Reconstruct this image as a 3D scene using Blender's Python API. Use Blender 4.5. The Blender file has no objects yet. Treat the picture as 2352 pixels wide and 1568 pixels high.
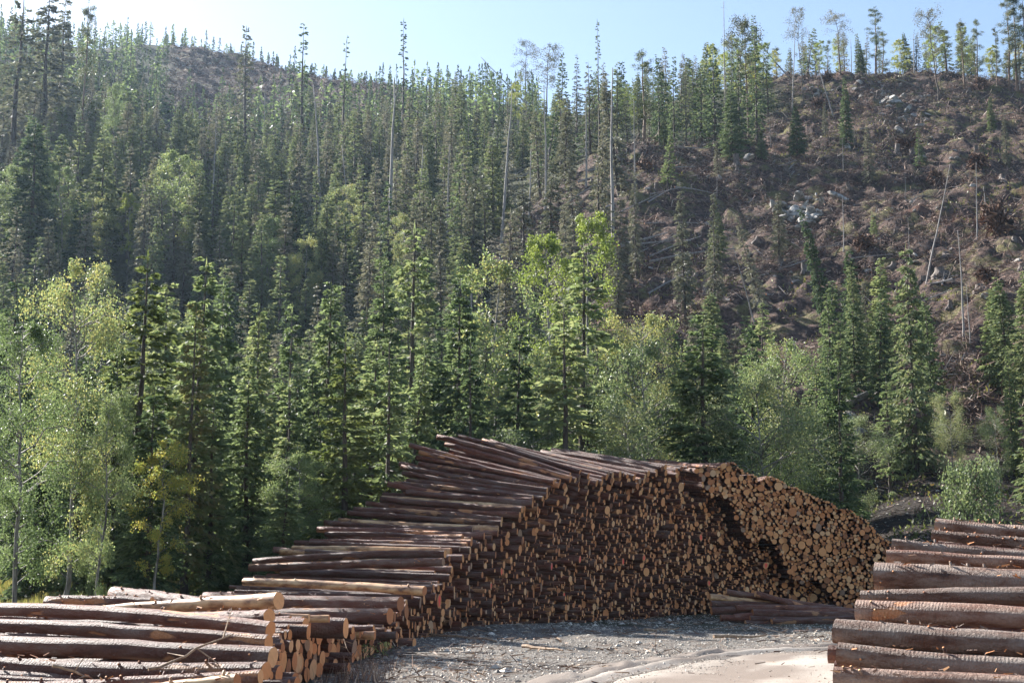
import bpy, math, random
import numpy as np
from mathutils import Vector, Matrix
R = math.radians
rng = np.random.default_rng(7)
random.seed(7)
SC = bpy.context.scene
COL = SC.collection
# ---------------------------------------------------------------- camera
H = 1.75; PITCH = R(9.32); F = 50 / 36 * 2352
cam = bpy.data.objects.new('camera', bpy.data.cameras.new('camera'))
COL.objects.link(cam); SC.camera = cam
cam.data.lens = 50; cam.data.sensor_width = 36
cam.data.clip_start = 0.1; cam.data.clip_end = 6000
cam.location = (0, 0, H); cam.rotation_euler = (math.pi / 2 + PITCH, 0, 0)
# ---------------------------------------------------------------- light
SUN_AZ, SUN_EL = R(-47), R(32)
S = Vector((math.sin(SUN_AZ) * math.cos(SUN_EL), math.cos(SUN_AZ) * math.cos(SUN_EL), math.sin(SUN_EL)))
world = bpy.data.worlds.new('World'); SC.world = world; world.use_nodes = True
wn = world.node_tree.nodes; wl = world.node_tree.links
sky = wn.new('ShaderNodeTexSky'); sky.sky_type = 'NISHITA'; sky.sun_disc = False
sky.sun_elevation = SUN_EL; sky.sun_rotation = SUN_AZ; sky.air_density = 1.0; sky.dust_density = 1.0
sky.ozone_density = 1.2
wl.new(sky.outputs[0], wn['Background'].inputs[0]); wn['Background'].inputs[1].default_value = 0.072
sun = bpy.data.objects.new('sun', bpy.data.lights.new('sun', 'SUN')); COL.objects.link(sun)
sun.data.energy = 5.0; sun.data.angle = R(0.53); sun.data.color = (1, 0.96, 0.9)
sun.rotation_euler = S.to_track_quat('Z', 'Y').to_euler()
SC.view_settings.view_transform = 'Standard'; SC.view_settings.look = 'None'
SC.view_settings.exposure = 1.65; SC.view_settings.gamma = 1.0
SC.cycles.max_bounces = 5; SC.cycles.diffuse_bounces = 2; SC.cycles.glossy_bounces = 1
SC.cycles.transmission_bounces = 3; SC.cycles.transparent_max_bounces = 4
SC.cycles.volume_bounces = 0
SC.cycles.sample_clamp_indirect = 4
SC.cycles.use_denoising = True


# ---------------------------------------------------------------- helpers
def tanel(y):
    return math.tan(PITCH + math.atan((784 - y) / F))


def pix(u, v, d):
    """world point seen in picture row/column (u, v) at ground distance d (along +y)"""
    dx, dz = (u - 1176) / F, (784 - v) / F
    c, s = math.cos(PITCH), math.sin(PITCH)
    y = c - dz * s; z = s + dz * c
    k = d / y
    return np.array([dx * k, d, H + z * k])


def tag(o, label=None, cat=None, group=None, kind=None):
    if label: o['label'] = label
    if cat: o['category'] = cat
    if group: o['group'] = group
    if kind: o['kind'] = kind
    return o


def mesh(name, v, faces, mats, mi=None, smooth=False, cols=None):
    """faces: list of (M,k) int arrays"""
    me = bpy.data.meshes.new(name)
    v = np.asarray(v, np.float32)
    faces = [np.asarray(f, np.int32) for f in faces if len(f)]
    me.vertices.add(len(v)); me.vertices.foreach_set('co', v.ravel())
    tot = np.concatenate([np.full(len(f), f.shape[1], np.int32) for f in faces])
    idx = np.concatenate([f.ravel() for f in faces])
    me.loops.add(len(idx)); me.loops.foreach_set('vertex_index', idx)
    me.polygons.add(len(tot))
    me.polygons.foreach_set('loop_start', np.concatenate([[0], np.cumsum(tot)[:-1]]).astype(np.int32))
    me.polygons.foreach_set('loop_total', tot)
    for m in mats: me.materials.append(m)
    if mi is not None: me.polygons.foreach_set('material_index', np.asarray(mi, np.int32))
    me.polygons.foreach_set('use_smooth', np.full(len(tot), smooth))
    if cols is not None:
        a = me.color_attributes.new('zone', 'FLOAT_COLOR', 'POINT')
        a.data.foreach_set('color', np.asarray(cols, np.float32).ravel())
    me.update(calc_edges=True)
    return me


def link(name, me, parent=None, loc=None):
    o = bpy.data.objects.new(name, me); COL.objects.link(o)
    if parent: o.parent = parent
    if loc is not None: o.location = tuple(float(c) for c in loc)
    return o


class MB:
    def __init__(s): s.v = []; s.n = 0; s.f = {3: [], 4: [], 8: [], 10: [], 12: [], 14: []}; s.m = {k: [] for k in s.f}
    def add(s, v, f, m=0):
        v = np.asarray(v, np.float32).reshape(-1, 3); f = np.asarray(f, np.int64)
        k = f.shape[1]
        s.f.setdefault(k, []).append(f + s.n); s.m.setdefault(k, []).append(np.full(len(f), m)); s.v.append(v); s.n += len(v)
    def more(s, f, m=0):
        f = np.asarray(f, np.int64); k = f.shape[1]
        s.f.setdefault(k, []).append(f); s.m.setdefault(k, []).append(np.full(len(f), m))
    def tube(s, p, r, n=6, m=0, cap=None, capm=None, ph=0.0, wob=None):
        p = np.asarray(p, float); r = np.broadcast_to(np.asarray(r, float), (len(p),))
        t = np.gradient(p, axis=0); t /= np.linalg.norm(t, axis=1)[:, None] + 1e-9
        ref = np.array([0, 0, 1.0]) if abs(t[0][2]) < 0.8 else np.array([1.0, 0, 0])
        a = np.cross(t, ref); a /= np.linalg.norm(a, axis=1)[:, None] + 1e-9
        b = np.cross(t, a)
        th = np.arange(n) * 2 * math.pi / n + ph
        rr = r[:, None] * (np.ones((len(p), n)) if wob is None else wob)
        v = p[:, None] + rr[..., None] * (a[:, None] * np.cos(th)[None, :, None] + b[:, None] * np.sin(th)[None, :, None])
        i = np.arange(n); j = (i + 1) % n
        base = s.n
        q = np.concatenate([np.stack([k * n + i, k * n + j, (k + 1) * n + j, (k + 1) * n + i], 1) for k in range(len(p) - 1)])
        s.add(v, q, m)
        if cap:
            k = len(p) - 1
            if 'a' in cap: s.more([base + i[::-1]], m if capm is None else capm)
            if 'b' in cap: s.more([base + k * n + i], m if capm is None else capm)
    def quads(s, c, ax, sd, m=0, mid=0.35):
        """leaf shapes: rhombus quads, c base point, ax along (N,3), sd half width"""
        n = len(c)
        v = np.stack([c, c + ax * mid + sd, c + ax, c + ax * mid - sd], 1)
        f = np.arange(n * 4).reshape(n, 4)
        s.add(v, f, m)
    def strips(s, a, b, w, m=0):
        sd = np.cross(b - a, rng.normal(size=a.shape)); sd /= np.linalg.norm(sd, axis=1)[:, None] + 1e-9
        sd *= np.asarray(w).reshape(-1, 1) / 2
        v = np.stack([a - sd, a + sd, b + sd * .6, b - sd * .6], 1)
        s.add(v, np.arange(len(a) * 4).reshape(-1, 4), m)
    def mesh(s, name, mats, smooth=False):
        ks = [k for k in s.f if s.f[k]]
        return mesh(name, np.concatenate(s.v), [np.concatenate(s.f[k]) for k in ks], mats,
                    np.concatenate([np.concatenate(s.m[k]) for k in ks]), smooth)


def hsh(ix, iy, seed):
    h = (ix.astype(np.int64) * 374761393 + iy.astype(np.int64) * 668265263 + seed * 1442695041) & 0x7fffffff
    h = ((h ^ (h >> 13)) * 1274126177) & 0x7fffffff
    return ((h ^ (h >> 16)) & 0xffff) / 65535.0


def vn(x, y, seed=0):
    x = np.asarray(x, float); y = np.asarray(y, float)
    ix = np.floor(x); iy = np.floor(y); fx = x - ix; fy = y - iy
    fx = fx * fx * (3 - 2 * fx); fy = fy * fy * (3 - 2 * fy)
    a = hsh(ix, iy, seed); b = hsh(ix + 1, iy, seed); c = hsh(ix, iy + 1, seed); d = hsh(ix + 1, iy + 1, seed)
    return (a * (1 - fx) + b * fx) * (1 - fy) + (c * (1 - fx) + d * fx) * fy * 1.0 - 0.5


def fbm(x, y, sc, oc=4, seed=0):
    t = 0; a = 1.0
    for k in range(oc):
        t = t + a * vn(np.asarray(x) / sc + k * 17.3, np.asarray(y) / sc - k * 9.1, seed + k); sc *= 0.5; a *= 0.5
    return t


# ---------------------------------------------------------------- materials
def newmat(name):
    m = bpy.data.materials.new(name); m.use_nodes = True
    return m, m.node_tree.nodes, m.node_tree.links, m.node_tree.nodes['Principled BSDF']


def ramp(N, L, src, stops):
    r = N.new('ShaderNodeValToRGB'); L.new(src, r.inputs[0])
    e = r.color_ramp.elements
    while len(e) < len(stops): e.new(0.5)
    for k, (p, c) in enumerate(stops):
        e[k].position = p; e[k].color = (*c, 1) if len(c) == 3 else c
    return r.outputs[0]


def mixc(N, L, f, a, b, mode='MIX'):
    x = N.new('ShaderNodeMix'); x.data_type = 'RGBA'; x.blend_type = mode
    for k, s_ in ((0, f), (6, a), (7, b)):
        if hasattr(s_, 'is_linked'): L.new(s_, x.inputs[k])
        else: x.inputs[k].default_value = s_ if k == 0 else (*s_, 1)
    return x.outputs[2]


def math_(N, L, op, a, b=0.5):
    x = N.new('ShaderNodeMath'); x.operation = op
    for k, s_ in ((0, a), (1, b)):
        if hasattr(s_, 'is_linked'): L.new(s_, x.inputs[k])
        else: x.inputs[k].default_value = s_
    return x.outputs[0]


def noise(N, L, vec, scale, detail=4, rough=.6):
    x = N.new('ShaderNodeTexNoise'); x.inputs['Scale'].default_value = scale
    x.inputs['Detail'].default_value = detail; x.inputs['Roughness'].default_value = rough
    if vec is not None: L.new(vec, x.inputs['Vector'])
    return x.outputs[0]


def leafmat(name, c1, c2, c3=None, trans=.4, gloss=.45, rough=.42, hue=.25):
    """leaf-to-leaf and tree-to-tree variation of the leaf's own colour"""
    m, N, L, P = newmat(name)
    g = N.new('ShaderNodeNewGeometry'); oi = N.new('ShaderNodeObjectInfo')
    tc = N.new('ShaderNodeTexCoord')
    n1 = noise(N, L, tc.outputs['Object'], .9, 2)
    f = math_(N, L, 'ADD', math_(N, L, 'MULTIPLY', g.outputs['Random Per Island'], .5), math_(N, L, 'MULTIPLY', n1, .8))
    f = math_(N, L, 'ADD', f, math_(N, L, 'MULTIPLY', math_(N, L, 'SUBTRACT', oi.outputs['Random'], .5), .6))
    st = [(.25, c1), (.8, c2)] + ([(1.0, c3)] if c3 else [])
    col = ramp(N, L, f, st)
    L.new(col, P.inputs['Base Color']); P.inputs['Roughness'].default_value = rough
    P.inputs['Specular IOR Level'].default_value = gloss
    tr = N.new('ShaderNodeBsdfTranslucent')
    L.new(mixc(N, L, 1.0, col, (1.0, 1.0, .8), 'MULTIPLY'), tr.inputs[0])
    mx = N.new('ShaderNodeMixShader'); mx.inputs[0].default_value = trans
    L.new(P.outputs[0], mx.inputs[1]); L.new(tr.outputs[0], mx.inputs[2])
    L.new(mx.outputs[0], N['Material Output'].inputs[0])
    return m


def barkmat(name, c1, c2, sc=6, bump=.4, c3=None, rough=.75):
    m, N, L, P = newmat(name)
    tc = N.new('ShaderNodeTexCoord'); mp = N.new('ShaderNodeMapping')
    mp.inputs['Scale'].default_value = (1, 1, .25); L.new(tc.outputs['Object'], mp.inputs[0])
    n = noise(N, L, mp.outputs[0], sc, 5, .7)
    L.new(ramp(N, L, n, [(.35, c1), (.65, c2)] + ([(.8, c3)] if c3 else [])), P.inputs['Base Color'])
    P.inputs['Roughness'].default_value = rough; P.inputs['Specular IOR Level'].default_value = .3
    b = N.new('ShaderNodeBump'); b.inputs['Strength'].default_value = bump; b.inputs['Distance'].default_value = .03
    L.new(n, b.inputs['Height']); L.new(b.outputs[0], P.inputs['Normal'])
    return m


M_SPRUCE = leafmat('spruce_needles', (.050, .082, .046), (.155, .20, .108), (.23, .25, .135), trans=.42, gloss=.12, rough=.6)
M_SPRUCEN = leafmat('pale_spruce_needles', (.065, .10, .052), (.21, .265, .13), (.29, .315, .16), trans=.5, gloss=.15, rough=.55)  # paler, more translucent copy of the spruce needles for the near kinds
M_SPRUCEY = leafmat('yellowing_spruce_needles', (.10, .13, .045), (.21, .23, .095), (.25, .22, .11), trans=.5, gloss=.12, rough=.6)
M_LICHEN = leafmat('grey_green_needles', (.09, .10, .072), (.21, .21, .155), (.29, .27, .21), trans=.3, gloss=.2, rough=.6)
M_PINE = leafmat('pine_needles', (.05, .08, .035), (.13, .16, .06), (.2, .17, .07), trans=.35)
M_BIRCH = leafmat('birch_leaves', (.12, .175, .075), (.26, .32, .15), (.42, .39, .16), trans=.52, gloss=.3, rough=.48)
M_YELLOW = leafmat('yellow_birch_leaves', (.19, .25, .06), (.35, .39, .10), (.48, .40, .10), trans=.5, gloss=.3, rough=.5)
M_WILLOW = leafmat('willow_leaves', (.085, .125, .06), (.21, .26, .135), (.34, .34, .17), trans=.48, gloss=.35, rough=.46)
M_UNDER = leafmat('undergrowth_leaves', (.07, .09, .03), (.17, .19, .06), (.24, .15, .05), trans=.4, gloss=.4, rough=.45)
M_GRASS = leafmat('grass_blades', (.16, .17, .05), (.32, .30, .10), (.40, .33, .15), trans=.45, gloss=.3)
M_TRUNK = barkmat('spruce_bark', (.05, .036, .03), (.13, .10, .08), 8)
M_TRUNKP = barkmat('pine_bark', (.09, .06, .045), (.24, .15, .10), 6)
M_GREYWOOD = barkmat('dead_grey_wood', (.17, .15, .14), (.36, .33, .31), 7)
M_BIRCHBARK = barkmat('birch_bark', (.06, .05, .045), (.34, .31, .28), 5, c3=(.48, .45, .42))
M_ROCK, N, L, P = newmat('pale_rock')
tc = N.new('ShaderNodeTexCoord'); oi = N.new('ShaderNodeObjectInfo')
n = noise(N, L, tc.outputs['Object'], 2.2, 8, .7)
L.new(ramp(N, L, n, [(.38, (.10, .085, .065)), (.5, (.27, .25, .225)), (.68, (.46, .44, .41))]), P.inputs['Base Color'])
P.inputs['Roughness'].default_value = .8
b = N.new('ShaderNodeBump'); b.inputs['Strength'].default_value = .8; b.inputs['Distance'].default_value = .15
L.new(n, b.inputs['Height']); L.new(b.outputs[0], P.inputs['Normal'])


def islandmat(name, stops, rough=.8, spec=.3):
    m, N, L, P = newmat(name)
    g = N.new('ShaderNodeNewGeometry')
    L.new(ramp(N, L, g.outputs['Random Per Island'], stops), P.inputs['Base Color'])
    P.inputs['Roughness'].default_value = rough; P.inputs['Specular IOR Level'].default_value = spec
    return m


M_SLASH = islandmat('dead_brushwood', [(0, (.032, .018, .013)), (.45, (.16, .092, .066)), (.8, (.32, .215, .165)), (1, (.54, .44, .36))])
M_ROOT = islandmat('root_wood', [(0, (.06, .035, .025)), (.7, (.16, .09, .06)), (1, (.32, .18, .11))])
M_HEATH = leafmat('heath_leaves', (.14, .15, .045), (.34, .32, .10), (.36, .16, .07), trans=.3, gloss=.2)
M_STONES = islandmat('gravel_stones', [(0, (.12, .105, .09)), (.5, (.40, .345, .275)), (1, (.66, .60, .515))], .7)
M_CHIPS = islandmat('bark_chips', [(0, (.07, .04, .03)), (.5, (.20, .12, .08)), (.8, (.40, .28, .19)), (1, (.5, .4, .3))], .7)
M_PAINT = islandmat('red_marking_paint', [(0, (.9, .09, .07)), (1, (.95, .14, .10))], .6)

# bark of the cut logs: red-brown inner bark, grey scales, torn strips, feed roller ticks
def logbark(name, per_island=False, pal=None):
    m, N, L, P = newmat(name)
    tc = N.new('ShaderNodeTexCoord'); g = N.new('ShaderNodeNewGeometry'); oi = N.new('ShaderNodeObjectInfo')
    rnd = g.outputs['Random Per Island'] if per_island else oi.outputs['Random']
    vec = tc.outputs['Object']
    va = N.new('ShaderNodeVectorMath'); va.operation = 'ADD'; L.new(vec, va.inputs[0])
    cb = N.new('ShaderNodeCombineXYZ')
    for k in range(3): L.new(math_(N, L, 'MULTIPLY', rnd, 37.0 + 11 * k), cb.inputs[k])
    L.new(cb.outputs[0], va.inputs[1])
    mp = N.new('ShaderNodeMapping'); L.new(va.outputs[0], mp.inputs[0]); mp.inputs['Scale'].default_value = (.3, 1, 1)
    n1 = noise(N, L, mp.outputs[0], 5.5, 5, .65)
    n2 = noise(N, L, va.outputs[0], 26, 4, .7)
    n3 = noise(N, L, mp.outputs[0], 2.6, 3, .6)
    c = ramp(N, L, n1, pal or [(.32, (.075, .028, .019)), (.46, (.185, .074, .046)), (.56, (.22, .13, .10)), (.72, (.29, .225, .19))])
    c = mixc(N, L, math_(N, L, 'MULTIPLY', n2, .55), c, (.05, .03, .025))
    peel = ramp(N, L, math_(N, L, 'ADD', n3, math_(N, L, 'MULTIPLY', rnd, .07)), [(.70 if pal else .64, (0, 0, 0)), (.72 if pal else .67, (1, 1, 1))])
    sx = N.new('ShaderNodeSeparateXYZ'); L.new(vec, sx.inputs[0])
    c = mixc(N, L, peel, c, mixc(N, L, n2, (.30, .13, .055), (.62, .36, .19)))
    tone = ramp(N, L, rnd, [(0, (.72, .66, .64)), (.5, (1, .95, .93)), (1, (1.3, 1.05, .95))])
    c = mixc(N, L, 1.0, c, tone, 'MULTIPLY')
    L.new(c, P.inputs['Base Color'])
    P.inputs['Roughness'].default_value = .56; P.inputs['Specular IOR Level'].default_value = .3
    w = N.new('ShaderNodeTexWave'); w.inputs['Scale'].default_value = 7.5; w.inputs['Distortion'].default_value = 2.5
    w.bands_direction = 'X'; L.new(vec, w.inputs[0])
    hgt = math_(N, L, 'ADD', math_(N, L, 'MULTIPLY', n2, 1.6), math_(N, L, 'MULTIPLY', math_(N, L, 'MULTIPLY', w.outputs[1], ramp(N, L, n3, [(.45, (0, 0, 0)), (.6, (1, 1, 1))])), .22))
    hgt = math_(N, L, 'SUBTRACT', hgt, math_(N, L, 'MULTIPLY', peel, .5))
    b = N.new('ShaderNodeBump'); b.inputs['Strength'].default_value = 1.0; b.inputs['Distance'].default_value = .034
    L.new(hgt, b.inputs['Height']); L.new(b.outputs[0], P.inputs['Normal'])
    return m


M_LOG = logbark('log_bark'); M_LOGG = logbark('skylit_grey_bark', pal=[(.32, (.085, .045, .034)), (.42, (.23, .125, .082)), (.52, (.35, .26, .205)), (.72, (.49, .42, .355))]); M_LOGS = logbark('stacked_log_bark', True)  # near right stack bark: greyer, its colour lightened to stand in for sky fill
M_PEEL, N, L, P = newmat('peeled_log_wood')
tc = N.new('ShaderNodeTexCoord'); mp = N.new('ShaderNodeMapping'); L.new(tc.outputs['Object'], mp.inputs[0])
mp.inputs['Scale'].default_value = (.35, 1, 1)
n = noise(N, L, mp.outputs[0], 7, 5, .6)
L.new(ramp(N, L, n, [(.36, (.13, .06, .035)), (.47, (.40, .21, .10)), (.62, (.66, .42, .22))]), P.inputs['Base Color'])
P.inputs['Roughness'].default_value = .5


def cutmat(name, per_island):
    m, N, L, P = newmat(name)
    g = N.new('ShaderNodeNewGeometry'); oi = N.new('ShaderNodeObjectInfo'); tc = N.new('ShaderNodeTexCoord')
    rnd = g.outputs['Random Per Island'] if per_island else oi.outputs['Random']
    c = ramp(N, L, rnd, [(0, (.20, .075, .04)), (.06, (.36, .13, .05)), (.3, (.72, .27, .095)), (.7, (.86, .40, .155)), (.95, (.90, .53, .27)), (.965, (.42, .27, .18)), (1, (.30, .185, .12))])
    n = noise(N, L, tc.outputs['Object'], 14, 3)
    c = mixc(N, L, math_(N, L, 'MULTIPLY', n, .45), c, (.25, .11, .045))
    if not per_island:
        sx = N.new('ShaderNodeVectorMath'); sx.operation = 'LENGTH'; L.new(tc.outputs['Object'], sx.inputs[0])
        rg = math_(N, L, 'SINE', math_(N, L, 'MULTIPLY', math_(N, L, 'ADD', sx.outputs['Value'], math_(N, L, 'MULTIPLY', n, .03)), 420.0))
        c = mixc(N, L, math_(N, L, 'MULTIPLY', math_(N, L, 'ADD', rg, 1.0), .12), c, (.22, .10, .04))
    L.new(c, P.inputs['Base Color']); P.inputs['Roughness'].default_value = .7
    return m


M_CUT = cutmat('sawn_end_grain', False); M_CUTS = cutmat('stacked_sawn_ends', True)

# ---------------------------------------------------------------- terrain
FLAT = 0.0
COLS = {  # picture column -> (distance, row) nodes of the bare ground, near ground is level
    -400: [(48, 'z', 1.2), (75, 1250), (110, 1080), (150, 890), (178, 610), (220, 380), (300, 170), (380, 40), (440, 0)],  # left columns given a hollow and steep rise to shade the forest
    0: [(48, 'z', 1.2), (75, 1265), (110, 1090), (150, 910), (178, 630), (220, 440), (300, 250), (380, 130), (430, 90)],
    300: [(48, 'z', 1.2), (75, 1270), (110, 1100), (150, 920), (178, 650), (220, 500), (300, 330), (380, 195), (450, 106)],
    550: [(50, 'z', 1.0), (78, 1265), (110, 1110), (152, 920), (182, 680), (240, 520), (310, 360), (390, 215), (450, 135)],
    900: [(54, 'z', .9), (80, 1250), (110, 1050), (145, 840), (190, 640), (245, 470), (310, 340), (380, 235), (430, 205)],
    1150: [(58, 'z', .8), (82, 1240), (110, 1040), (145, 820), (180, 620), (230, 430), (290, 320), (350, 255), (400, 242)],
    1430: [(60, 'z', .6), (80, 1230), (100, 1040), (130, 800), (160, 560), (195, 345), (235, 318), (290, 275), (340, 262)],
    1700: [(62, 'z', .5), (80, 1210), (98, 1020), (125, 790), (155, 560), (200, 350), (235, 285), (262, 205), (290, 195)],
    1850: [(64, 'z', .5), (80, 1200), (94, 1010), (120, 790), (150, 580), (195, 370), (230, 265), (256, 166), (285, 166)],
    2100: [(58, 'z', .4), (66, 1215), (75, 1130), (88, 1000), (113, 800), (143, 600), (190, 395), (225, 275), (258, 187), (290, 190)],
    2352: [(57, 'z', .5), (64, 1215), (72, 1120), (85, 1000), (108, 800), (140, 600), (185, 400), (220, 290), (252, 207), (290, 205)],
    2800: [(60, 'z', .8), (72, 1190), (85, 1000), (108, 800), (140, 600), (185, 400), (220, 300), (252, 220), (290, 215)],
}
DG = np.arange(0, 1500, 2.0); AG = np.radians(np.arange(-60, 60.01, 0.5))
cu = sorted(COLS); tab = []
for u in cu:
    ds, zs = [0, 34], [0, 0]
    for nd in COLS[u]:
        ds.append(nd[0])
        zs.append(nd[2] if nd[1] == 'z' else H + nd[0] * tanel(nd[1]))
    zl, dl = zs[-1], ds[-1]
    ds += [dl + 60, dl + 300, dl + 800]; zs += [zl + 0, zl - 45, zl - 70]
    tab.append(np.interp(DG, ds, zs))
tab = np.array(tab); ca = np.arctan((np.array(cu) - 1176) / F)
Z = np.array([[np.interp(a, ca, tab[:, k]) for k in range(len(DG))] for a in AG])
ker = np.hanning(9); ker /= ker.sum()
Z = np.apply_along_axis(lambda r: np.convolve(np.pad(r, 4, 'edge'), np.hanning(9) / np.hanning(9).sum(), 'valid'), 1, Z)
Z = np.apply_along_axis(lambda r: np.convolve(np.pad(r, 3, 'edge'), np.hanning(7) / np.hanning(7).sum(), 'valid'), 0, Z)
fade = np.clip((60 - np.abs(np.degrees(AG))) / 28, 0, 1)[:, None] ** .7
Z = Z * (fade * .85 + .15)


def clearing(x, y):
    """1 on the felled slope at the right and on the far left ridge"""
    x = np.asarray(x, float); y = np.asarray(y, float)
    a = np.arctan2(x, y); u = 1176 + F * np.tan(a)
    w = fbm(x, y, 22, 3, 5) * 1.0
    edge = np.interp(y, [60, 95, 130, 170, 200, 225, 262], [2300, 1640, 1240, 1060, 1200, 1720, 1760])
    c1 = np.clip((u - edge + w * 260) / 90, 0, 1) * np.clip((y - 74) / 8, 0, 1) * (np.abs(a) < 1)
    u1 = 1176 + F * np.tan(a)
    c2 = np.clip((y - 352 + w * 60) / 20, 0, 1) * np.clip((u1 - 330) / 60, 0, 1) * np.clip((1000 - u1) / 80, 0, 1)
    return np.clip(np.maximum(c1, c2), 0, 1)


def ground_base(x, y):
    a = np.arctan2(x, y); d = np.asarray(y, float)
    r = np.hypot(x, y); d = np.where(np.abs(a) < 1.0, d, r * .55)
    d = np.clip(d, 0, DG[-2])
    ia = np.clip((a - AG[0]) / (AG[1] - AG[0]), 0, len(AG) - 1.001); ka = ia.astype(int); fa = ia - ka
    ii = d / 2.0; kd = ii.astype(int); fd = ii - kd
    z = (Z[ka, kd] * (1 - fd) + Z[ka, kd + 1] * fd) * (1 - fa) + (Z[ka + 1, kd] * (1 - fd) + Z[ka + 1, kd + 1] * fd) * fa
    return np.where(np.asarray(y) < -5, 0, z)


def gz(x, y):
    x = np.asarray(x, float); y = np.asarray(y, float)
    z = ground_base(x, y)
    far = np.clip((y - 62) / 25, 0, 1)
    c = clearing(x, y)
    z = z + far * (fbm(x, y, 30, 3, 11) * 3.0 + fbm(x, y, 7, 3, 21) * (1.0 + .8 * c)) 
    z = z + far * c * (np.abs(fbm(x, y, 3.6, 3, 31)) * 2.1 + fbm(x, y, 1.4, 2, 35) * .8)
    z = z + (1 - far) * fbm(x, y, 3, 3, 41) * .10 * np.clip((np.abs(y) - 2) / 10, 0, 1)
    return z


def gp(x, y): return float(gz(x, y))


def hit(u, v, dmin=20, dmax=600):
    ds = np.arange(dmin, dmax, .5)
    dx, dz = (u - 1176) / F, (784 - v) / F
    c, s = math.cos(PITCH), math.sin(PITCH)
    yy, zz = c - dz * s, s + dz * c
    X = dx / yy * ds; Zr = H + zz / yy * ds
    below = np.where(Zr < gz(X, ds))[0]
    k = below[0] if len(below) else None
    return None if k is None else np.array([X[k], ds[k], gp(X[k], ds[k])])


def foot(u, d):
    """ground point at distance d standing under picture column u"""
    z = 0
    for _ in range(4):
        w = d * math.cos(PITCH) + (z - H) * math.sin(PITCH); x = (u - 1176) / F * w; z = gp(x, d)
    return np.array([x, d, z])


def topz(y, v): return H + y * math.tan(PITCH + math.atan((784 - v) / F))


az = np.concatenate([np.radians(np.arange(-180, -26, 4.0)), np.radians(np.arange(-26, 26, .09)), np.radians(np.arange(26, 181, 4.0))])
az[-1] = math.pi; az[0] = -math.pi
rd = [1.5]
while rd[-1] < 1400: rd.append(rd[-1] * (1.012 if rd[-1] < 76 or rd[-1] > 300 else 1.0042) + (.02 if rd[-1] < 76 else 0) if rd[-1] < 500 else rd[-1] * 1.05)
rd = np.array(rd)
A, Rr = np.meshgrid(az, rd); X = np.sin(A) * Rr; Y = np.cos(A) * Rr
ZZ = gz(X, Y)
nA = len(az); nR = len(rd)
ii = (np.arange(nR - 1)[:, None] * nA + np.arange(nA - 1)[None]).ravel()
q = np.stack([ii, ii + 1, ii + nA + 1, ii + nA], 1)[:, ::-1]
cl = clearing(X, Y)
zone = np.stack([cl, np.clip((52 - np.hypot(X, Y)) / 10 + vn(X / 3, Y / 3, 3), 0, 1) * (X > -9.5 - (Y - 20) * .1),
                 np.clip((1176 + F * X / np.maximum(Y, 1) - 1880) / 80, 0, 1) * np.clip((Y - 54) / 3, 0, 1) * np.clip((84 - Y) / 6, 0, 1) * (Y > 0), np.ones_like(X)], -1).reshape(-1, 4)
vv = np.stack([X, Y, ZZ], -1).reshape(-1, 3)
vv = np.concatenate([vv, [[0, 0, gp(0, 0)]]]); zone = np.concatenate([zone, [[0, 1, 0, 1]]])
tri = np.stack([np.full(nA - 1, len(vv) - 1), np.arange(nA - 1) + 1, np.arange(nA - 1)], 1)
M_GROUND, N, L, P = newmat('hillside_ground')
at_ = N.new('ShaderNodeAttribute'); at_.attribute_name = 'zone'; sp = N.new('ShaderNodeSeparateColor'); L.new(at_.outputs[0], sp.inputs[0])
tc = N.new('ShaderNodeTexCoord'); vec = tc.outputs['Object']
na = noise(N, L, vec, .35, 6, .7); nb = noise(N, L, vec, 1.6, 6, .75); nc = noise(N, L, vec, .09, 4, .6); nd_ = noise(N, L, vec, 14, 5, .7)
forest = ramp(N, L, nb, [(.3, (.02, .018, .012)), (.5, (.045, .05, .022)), (.7, (.09, .10, .035))])
slash = ramp(N, L, nb, [(.3, (.02, .013, .011)), (.46, (.06, .041, .034)), (.58, (.145, .090, .070)), (.72, (.30, .215, .175))])
slash = mixc(N, L, ramp(N, L, na, [(.51, (0, 0, 0)), (.6, (.75, .75, .75))]), slash, mixc(N, L, nd_, (.06, .065, .025), (.27, .24, .09)))
slash = mixc(N, L, ramp(N, L, nc, [(.62, (0, 0, 0)), (.70, (.7, .7, .7))]), slash, mixc(N, L, nd_, (.06, .03, .02), (.22, .085, .045)))
gravel = ramp(N, L, nd_, [(.3, (.07, .06, .052)), (.5, (.22, .195, .17)), (.7, (.40, .37, .34))])
gravel = mixc(N, L, ramp(N, L, nb, [(.5, (0, 0, 0)), (.62, (1, 1, 1))]), gravel, (.13, .09, .065))
c = mixc(N, L, sp.outputs[0], forest, slash); c = mixc(N, L, sp.outputs[1], c, gravel); c = mixc(N, L, sp.outputs[2], c, mixc(N, L, nd_, (.018, .014, .011), (.055, .042, .035)))  # dark bank soil, its colour lowered further to stand in for shade
L.new(c, P.inputs['Base Color']); P.inputs['Roughness'].default_value = .9; P.inputs['Specular IOR Level'].default_value = .2
b = N.new('ShaderNodeBump'); b.inputs['Strength'].default_value = 1; b.inputs['Distance'].default_value = .5
L.new(nb, b.inputs['Height'])
b2 = N.new('ShaderNodeBump'); b2.inputs['Strength'].default_value = .7; b2.inputs['Distance'].default_value = .03
L.new(nd_, b2.inputs['Height']); L.new(b.outputs[0], b2.inputs['Normal']); L.new(b2.outputs[0], P.inputs['Normal'])
tag(link('ground', mesh('ground', vv, [q, tri], [M_GROUND], smooth=True, cols=zone)), kind='structure')

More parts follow.
